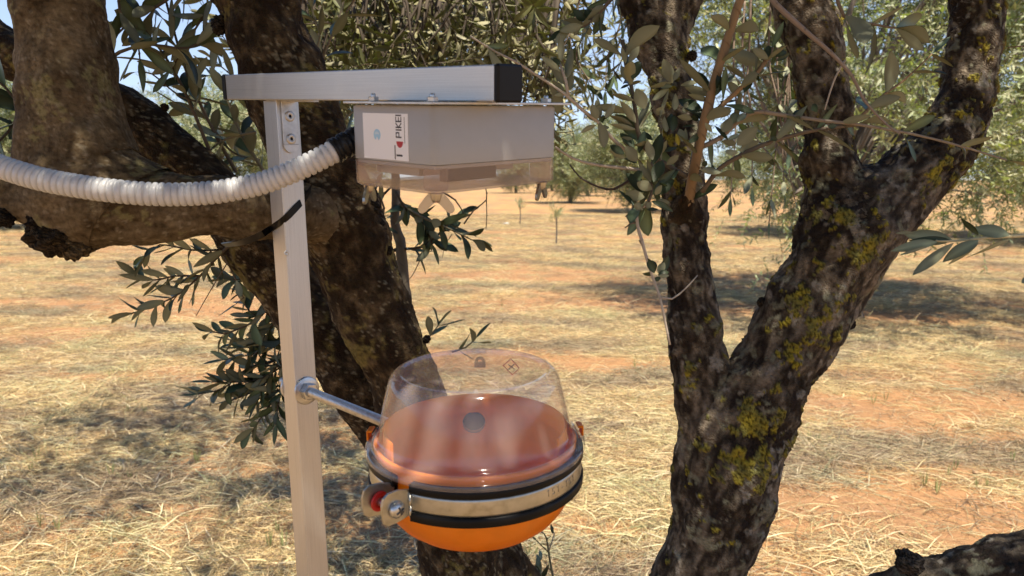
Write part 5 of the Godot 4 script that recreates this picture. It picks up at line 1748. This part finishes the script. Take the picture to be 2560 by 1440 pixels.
func build_clamp() -> void:
	var o := thing("pipe_clamp", "steel pipe clamp lined with black rubber, tightened around the orange trap", "pipe clamp")
	var f := trap_frame() * Transform3D(Basis(), Vector3(0, BAND_Y, 0))
	var a0 := -0.60                     # where the front end of the band turns out into its ear (angles from the front, towards the right)
	var a1 := TAU - 0.80
	# rubber liner with two lips that stick out above and below the band
	var rs := ST()
	lathe(rs, [[0.0822, -0.0152], [0.0858, -0.0152], [0.0876, -0.0142], [0.0878, -0.0082], [0.0868, -0.0071], [0.0836, -0.0071], [0.0836, 0.0071], [0.0868, 0.0071], [0.0878, 0.0082], [0.0876, 0.0138], [0.0858, 0.0148], [0.0822, 0.0148], [0.0822, -0.0152]], 150, f, a0 + 0.02, a1 + 0.02)
	# cut ends of the rubber
	for a in [a0 + 0.02, a1 + 0.02]:
		var d := Vector3(sin(a), 0, cos(a))
		for e in [[-0.0152, -0.0071], [0.0071, 0.0148]]:
			cbox(rs, f * Transform3D(Basis(d, Vector3.UP, d.cross(Vector3.UP)), d * 0.0850 + Vector3(0, (e[0] + e[1]) * 0.5, 0)), Vector3(0.0056, e[1] - e[0] - 0.001, 0.0016), 0.0006)
	put("rubber_liner", fin(rs), M["rubber"], o)
	var bs := ST()
	lathe(bs, [[0.0840, -0.0068], [0.0856, -0.0068], [0.0862, -0.0063], [0.0864, -0.0045], [0.0864, 0.0045], [0.0862, 0.0063], [0.0856, 0.0068], [0.0840, 0.0068], [0.0840, -0.0068]], 150, f, a0, a1)
	put("band", fin(bs), M["band"], o)
	# embossed size on the band
	var n := 0
	for ch in "151-161":
		var tm := TextMesh.new()
		tm.text = ch
		var sf := SystemFont.new()
		sf.font_names = PackedStringArray(["Droid Sans"])
		tm.font = sf
		tm.font_size = 16
		tm.pixel_size = 0.00042
		tm.depth = 0.0006
		var a := 0.66 + n * 0.062
		var d := Vector3(sin(a), 0, cos(a))
		var t := MeshInstance3D.new()
		put("embossed_figure", tm, M["band"], o).transform = f * Transform3D(Basis(Vector3(cos(a), 0, -sin(a)), Vector3.UP, d), d * 0.0865 + Vector3(0, 0.001, 0))
		n += 1
	# ears
	var ears := []
	for k in 2:
		var a: float = [a0, a1][k]
		var d := Vector3(sin(a), 0, cos(a))
		var out := Vector3(sin(a - 0.28), 0, cos(a - 0.28))
		var tang := Vector3(out.z, 0, -out.x)
		var b := Basis(out, Vector3.UP, tang)
		var es := ST()
		var pts := [Vector2(-0.0005, -0.0100), Vector2(0.0120, -0.0125), Vector2(0.0205, -0.0125), Vector2(0.0238, -0.0095), Vector2(0.0248, -0.0030), Vector2(0.0248, 0.0040), Vector2(0.0232, 0.0095), Vector2(0.0190, 0.0122), Vector2(0.0100, 0.0122), Vector2(-0.0005, 0.0092)]
		var xf := f * Transform3D(b, d * 0.0850)
		var cc := Vector3(0.012, 0, 0)
		var th := 0.0010
		for i in pts.size():
			var p: Vector2 = pts[i]
			var q2: Vector2 = pts[(i + 1) % pts.size()]
			for s in [-1.0, 1.0]:
				var k1 := (p - Vector2(0.012, 0)) * 0.965 + Vector2(0.012, 0)
				var k2 := (q2 - Vector2(0.012, 0)) * 0.965 + Vector2(0.012, 0)
				tri_out(es, xf * (cc + Vector3(0, 0, th * s)), xf * Vector3(k1.x, k1.y, th * s), xf * Vector3(k2.x, k2.y, th * s), xf * cc)
				tri_out(es, xf * Vector3(k1.x, k1.y, th * s), xf * Vector3(k2.x, k2.y, th * s), xf * Vector3(p.x, p.y, th * 0.6 * s), xf * cc)
				tri_out(es, xf * Vector3(k2.x, k2.y, th * s), xf * Vector3(q2.x, q2.y, th * 0.6 * s), xf * Vector3(p.x, p.y, th * 0.6 * s), xf * cc)
			tri_out(es, xf * Vector3(p.x, p.y, th * 0.6), xf * Vector3(q2.x, q2.y, th * 0.6), xf * Vector3(p.x, p.y, -th * 0.6), xf * cc)
			tri_out(es, xf * Vector3(q2.x, q2.y, th * 0.6), xf * Vector3(q2.x, q2.y, -th * 0.6), xf * Vector3(p.x, p.y, -th * 0.6), xf * cc)
		# the folded bead where ear and band meet
		if k == 0:
			var bd := ST()
			for yy in [-0.0085, 0.0]:
				tube(bd, [[xf * Vector3(0.0008, yy - 0.0035, 0.0016), 0.0011], [xf * Vector3(0.0016, yy, 0.0018), 0.0014], [xf * Vector3(0.0010, yy + 0.0075, 0.0016), 0.0011]], 8)
			put("bead", fin(bd), M["band"], o)
		put("ear", fin(es), M["band"], o)
		ears.append(xf)
	# screw through both ears, with a cross recess
	var h0: Vector3 = ears[0] * Vector3(0.0130, -0.0015, 0.0010)
	var h1: Vector3 = ears[1] * Vector3(0.0130, -0.0010, -0.0010)
	var sdir := (h0 - h1).normalized()
	var sf2 := axis_frame(h0, sdir, f.basis.y)
	var ss := ST()
	lathe(ss, [[0.0, -0.034], [0.0029, -0.034], [0.0030, -0.033], [0.0030, 0.0]], 18, sf2)
	lathe(ss, [[0.0062, -0.0003], [0.0064, 0.0006], [0.0060, 0.0024], [0.0048, 0.0038], [0.0030, 0.0046], [0.0, 0.0049]], 30, sf2)
	var sc := put("screw", fin(ss), M["zinc"], o)
	var cs := ST()
	for k in 2:
		cbox(cs, sf2 * Transform3D(Basis(Vector3.UP, 0.35 + PI * 0.5 * k), Vector3(0, 0.0047, 0)), Vector3(0.0070, 0.0014, 0.0013), 0.0002)
	put("cross_recess", fin(cs), std(L(0.10, 0.11, 0.13), 0.45, 0.9), sc)
	var ws := ST()
	var wf := axis_frame(h1, sdir, f.basis.y)
	lathe(ws, [[0.0030, 0.0022], [0.0030, 0.0044], [0.0070, 0.0044], [0.0076, 0.0038], [0.0076, 0.0026], [0.0070, 0.0022], [0.0030, 0.0022]], 30, wf)
	put("red_washer", fin(ws), M["red"], o)

func build_trap() -> void:
	var o := thing("insect_trap", "orange bowl trap with a clear domed lid held in the clamp", "insect trap")
	var f := trap_frame()
	# orange bowl, outside and inside, with a round opening in its back wall
	var st := ST()
	var outer := [[0.0, -0.0770], [0.0270, -0.0770], [0.0350, -0.0760], [0.0460, -0.0732], [0.0575, -0.0678], [0.0665, -0.0606], [0.0732, -0.0520], [0.0782, -0.0420], [0.0812, -0.0335], [0.0818, -0.0010], [0.0822, 0.0020], [0.0815, 0.0032], [0.0795, 0.0032], [0.0788, 0.0015]]
	lathe(st, outer, 128, f)
	var inner := [[0.0788, 0.0015], [0.0785, -0.0060]]
	lathe(st, inner, 128, f)
	var low := [[0.0785, -0.0270], [0.0780, -0.0340], [0.0755, -0.0425], [0.0705, -0.0520], [0.0638, -0.0596], [0.0552, -0.0660], [0.0435, -0.0715], [0.0270, -0.0750], [0.0, -0.0750]]
	lathe(st, low, 128, f)
	# inner wall between -6 and -27 mm, cut by the hole
	var ha := PI + 0.02
	var hw := 0.0105 / 0.0785
	var hy := -0.0158
	lathe(st, [[0.0785, -0.0060], [0.0785, -0.0270]], 112, f, ha + 0.2 - TAU, ha - 0.2)
	st.set_smooth_group(0)
	var nn := 48
	for i in nn:
		var e := []
		for k in 2:
			var t := TAU * (i + k) / nn
			var c := Vector2(cos(t), sin(t))
			var sq := c / maxf(absf(c.x), absf(c.y))
			var ic := Vector2(ha + c.x * hw, hy + c.y * 0.0105)
			var oc := Vector2(ha + sq.x * 0.2, (-0.0165) + sq.y * 0.0105)
			for v in [ic, oc]: e.append(f * Vector3(sin(v.x) * 0.0785, v.y, cos(v.x) * 0.0785))
		var far := f * Vector3(sin(ha) * 0.3, hy, cos(ha) * 0.3)
		tri_out(st, e[0], e[1], e[3], far)
		tri_out(st, e[0], e[3], e[2], far)
	put("bowl", fin(st), M["orange"], o)
	# the collar that stands up inside the dome around the back
	var cs := ST()
	lathe(cs, [[0.0742, -0.004], [0.0746, 0.0130], [0.0738, 0.0136], [0.0728, 0.0130], [0.0728, -0.004]], 90, f, PI - 2.10, PI + 2.10)
	for s in [-1.0, 1.0]:
		var a: float = PI + 2.10 * s
		var d := Vector3(sin(a), 0, cos(a))
		cbox(cs, f * Transform3D(Basis(d, Vector3.UP, d.cross(Vector3.UP)), d * 0.0737 + Vector3(0, 0.0045, 0)), Vector3(0.0019, 0.0165, 0.0012), 0.0003)
	put("collar", fin(cs), M["orange"], o)
	# what closes the opening behind: a dark stopper that leaves a pale sliver at its foot
	var hole := f * Vector3(sin(ha) * 0.0800, hy, cos(ha) * 0.0800)
	var back := f.basis * Vector3(-sin(ha), 0, -cos(ha))
	var ds := ST()
	lathe(ds, [[0.0104, -0.0004], [0.0104, 0.0003], [0.0, 0.0003]], 36, axis_frame(hole + f.basis.y * 0.0022, back))
	put("stopper", fin(ds), std(L(0.085, 0.083, 0.09), 0.5), o)
	var dl := ST()
	lathe(dl, [[0.0118, -0.0004], [0.0118, 0.0002], [0.0, 0.0002]], 36, axis_frame(hole - back * 0.0009, back))
	put("stopper_rim", fin(dl), std(L(0.62, 0.50, 0.34), 0.5), o)
	# the clear lid
	var ls := ST()
	lathe(ls, [[0.0886, -0.0048], [0.0892, -0.0040], [0.0890, -0.0012], [0.0876, 0.0004], [0.0846, 0.0012], [0.0836, 0.0022], [0.0833, 0.0058], [0.0822, 0.0068], [0.0800, 0.0074], [0.0788, 0.0086], [0.0780, 0.0110], [0.0762, 0.0200], [0.0738, 0.0320], [0.0708, 0.0440], [0.0695, 0.0490], [0.0682, 0.0530], [0.0662, 0.0562], [0.0640, 0.0580], [0.0622, 0.0591], [0.0606, 0.0595], [0.0592, 0.0592], [0.0580, 0.0585], [0.0560, 0.0581], [0.0400, 0.0580], [0.0, 0.0580]], 140, f)
	put("dome", fin(ls), M["clear"], o)
	# the gate mark at the front edge of the top, and the marks printed on it
	var gs := ST()
	lathe(gs, [[0.0022, 0.0], [0.0020, 0.0010], [0.0010, 0.0016], [0.0, 0.0016]], 16, f * Transform3D(Basis(), Vector3(0.001, 0.0582, 0.056)))
	put("moulding_pip", fin(gs), M["clear"], o)
	var up := f.basis.y
	var tp := f * Vector3(0, 0.0587, 0)
	var mk := func(x: float, y: float) -> Vector3: return on_plane(x, y, tp, up)
	var pr := ST()
	var cc: Vector3 = mk.call(1200, 903)
	var k := cc - up
	var bx: Array = [mk.call(1186, 919), mk.call(1214, 919), mk.call(1214, 904), mk.call(1186, 904)]
	tri_out(pr, bx[0], bx[1], bx[2], k); tri_out(pr, bx[0], bx[2], bx[3], k)
	for i in 14:
		var t0 := PI * i / 14.0
		var t1 := PI * (i + 1) / 14.0
		var w0: Vector3 = mk.call(1200 + cos(t0) * 13, 904 - sin(t0) * 13)
		var w1: Vector3 = mk.call(1200 + cos(t1) * 13, 904 - sin(t1) * 13)
		var v0: Vector3 = mk.call(1200 + cos(t0) * 5, 904 - sin(t0) * 5)
		var v1: Vector3 = mk.call(1200 + cos(t1) * 5, 904 - sin(t1) * 5)
		tri_out(pr, w0, w1, v1, k); tri_out(pr, w0, v1, v0, k)
	put("printed_mark", fin(pr), M["print"], o)
	var dr := ST()
	var dm: Array = [mk.call(1277, 897), mk.call(1298, 920), mk.call(1281, 937), mk.call(1258, 914)]
	for i in 4:
		var a2: Vector3 = dm[i]
		var b2: Vector3 = dm[(i + 1) % 4]
		var s2 := (b2 - a2).cross(up).normalized() * 0.0004
		tri_out(dr, a2 - s2, b2 - s2, b2 + s2, k); tri_out(dr, a2 - s2, b2 + s2, a2 + s2, k)
	put("hazard_mark", fin(dr), std(L(0.55, 0.05, 0.03), 0.5), o)
	var cr := ST()
	for e in [[1270, 911, 1287, 923], [1286, 910, 1271, 924]]:
		var a3: Vector3 = mk.call(e[0], e[1])
		var b3: Vector3 = mk.call(e[2], e[3])
		var s3 := (b3 - a3).cross(up).normalized() * 0.0005
		tri_out(cr, a3 - s3, b3 - s3, b3 + s3, k); tri_out(cr, a3 - s3, b3 + s3, a3 + s3, k)
	put("hazard_mark", fin(cr), M["ink"], o)
	# orange clips that hold the lid
	for e in [[-1.0, 0.10], [1.0, 0.06]]:
		var s: float = e[0]
		var xs := ST()
		var a4: float = s * (PI * 0.5 + e[1])
		var d4 := Vector3(sin(a4), 0, cos(a4))
		var b4 := Basis(d4, Vector3.UP, d4.cross(Vector3.UP))
		cbox(xs, f * Transform3D(b4, d4 * 0.0880 + Vector3(0, 0.0035, 0)), Vector3(0.0016, 0.0085, 0.0115), 0.0005)
		cbox(xs, f * Transform3D(b4, d4 * 0.0860 + Vector3(0, 0.0072, 0)), Vector3(0.0040, 0.0018, 0.0115), 0.0005)
		put("clip", fin(xs), M["orange"], o)

func build_small_things() -> void:
	var g := G(1266, 563)
	var o := thing("stone", "pale stone lying on the straw beside the smaller sapling", "stone", Vector3(g.x, 0.03, g.z))
	burl(o, Vector3.ZERO, 0.10, Color(0.62, 0.58, 0.50), 31, "rock")
	(o.get_child(0) as MeshInstance3D).material_override = M["bark_rough"]
	o.scale = Vector3(1.1, 0.6, 0.8)
	# a young shoot that sprouts between the trunks, right below the trap
	var sh := thing("olive_shoot", "thin young shoot with small buds sprouting right below the trap", "shoot")
	leaves_begin()
	reach = 9.0
	var grn := Color(0.17, 0.155, 0.085)
	var d := 1.25
	twig(sh, [[1425, 1760, d], [1405, 1600, d], [1388, 1470, d], [1378, 1420, d], [1371, 1376, d], [1366, 1345, d], [1360, 1334, d], [1350, 1326, d]], 0.0028, 0.0010, grn, "stem")
	var a := twig(sh, [[1371, 1380, d], [1352, 1362, d], [1338, 1348, d], [1330, 1342, d]], 0.0013, 0.0007, grn)[0] as Node3D
	var b := twig(sh, [[1372, 1378, d], [1381, 1350, d], [1386, 1334, d], [1378, 1316, d]], 0.0013, 0.0007, Color(0.4, 0.36, 0.27))[0] as Node3D
	twig(sh, [[1367, 1352, d], [1370, 1345, d], [1376, 1341, d]], 0.001, 0.0006, grn)
	twig(sh, [[1383, 1432, d], [1370, 1418, d], [1362, 1404, d]], 0.0011, 0.0006, grn)
	for e in [[1383, 1335, 1376, 1309, 6, "D"], [1383, 1325, 1379, 1315, 5, "D"]]: px_leaf(b, 0, 0, 1.0, e, d)
	for e in [[1357, 1334, 1349, 1326, 4, "D"], [1340, 1350, 1330, 1341, 4, "D"], [1352, 1412, 1340, 1380, 5, "G"]]: px_leaf(a, 0, 0, 1.0, e, d)
	var low := thing("weed", "small green weed at the foot of the main trunk, below the trap", "weed")
	var stem := twig(low, [[1340, 1640, 1.3], [1345, 1520, 1.3], [1352, 1450, 1.3], [1350, 1395, 1.3]], 0.002, 0.001, Color(0.2, 0.2, 0.1), "stem")[0] as Node3D
	for e in [[1350, 1440, 1342, 1385, 12, "G"], [1352, 1450, 1372, 1410, 10, "D"], [1350, 1430, 1330, 1412, 10, "D"], [1353, 1400, 1350, 1368, 7, "G"], [1345, 1440, 1318, 1410, 9, "D"]]: px_leaf(stem, 0, 0, 1.0, e, 1.3)
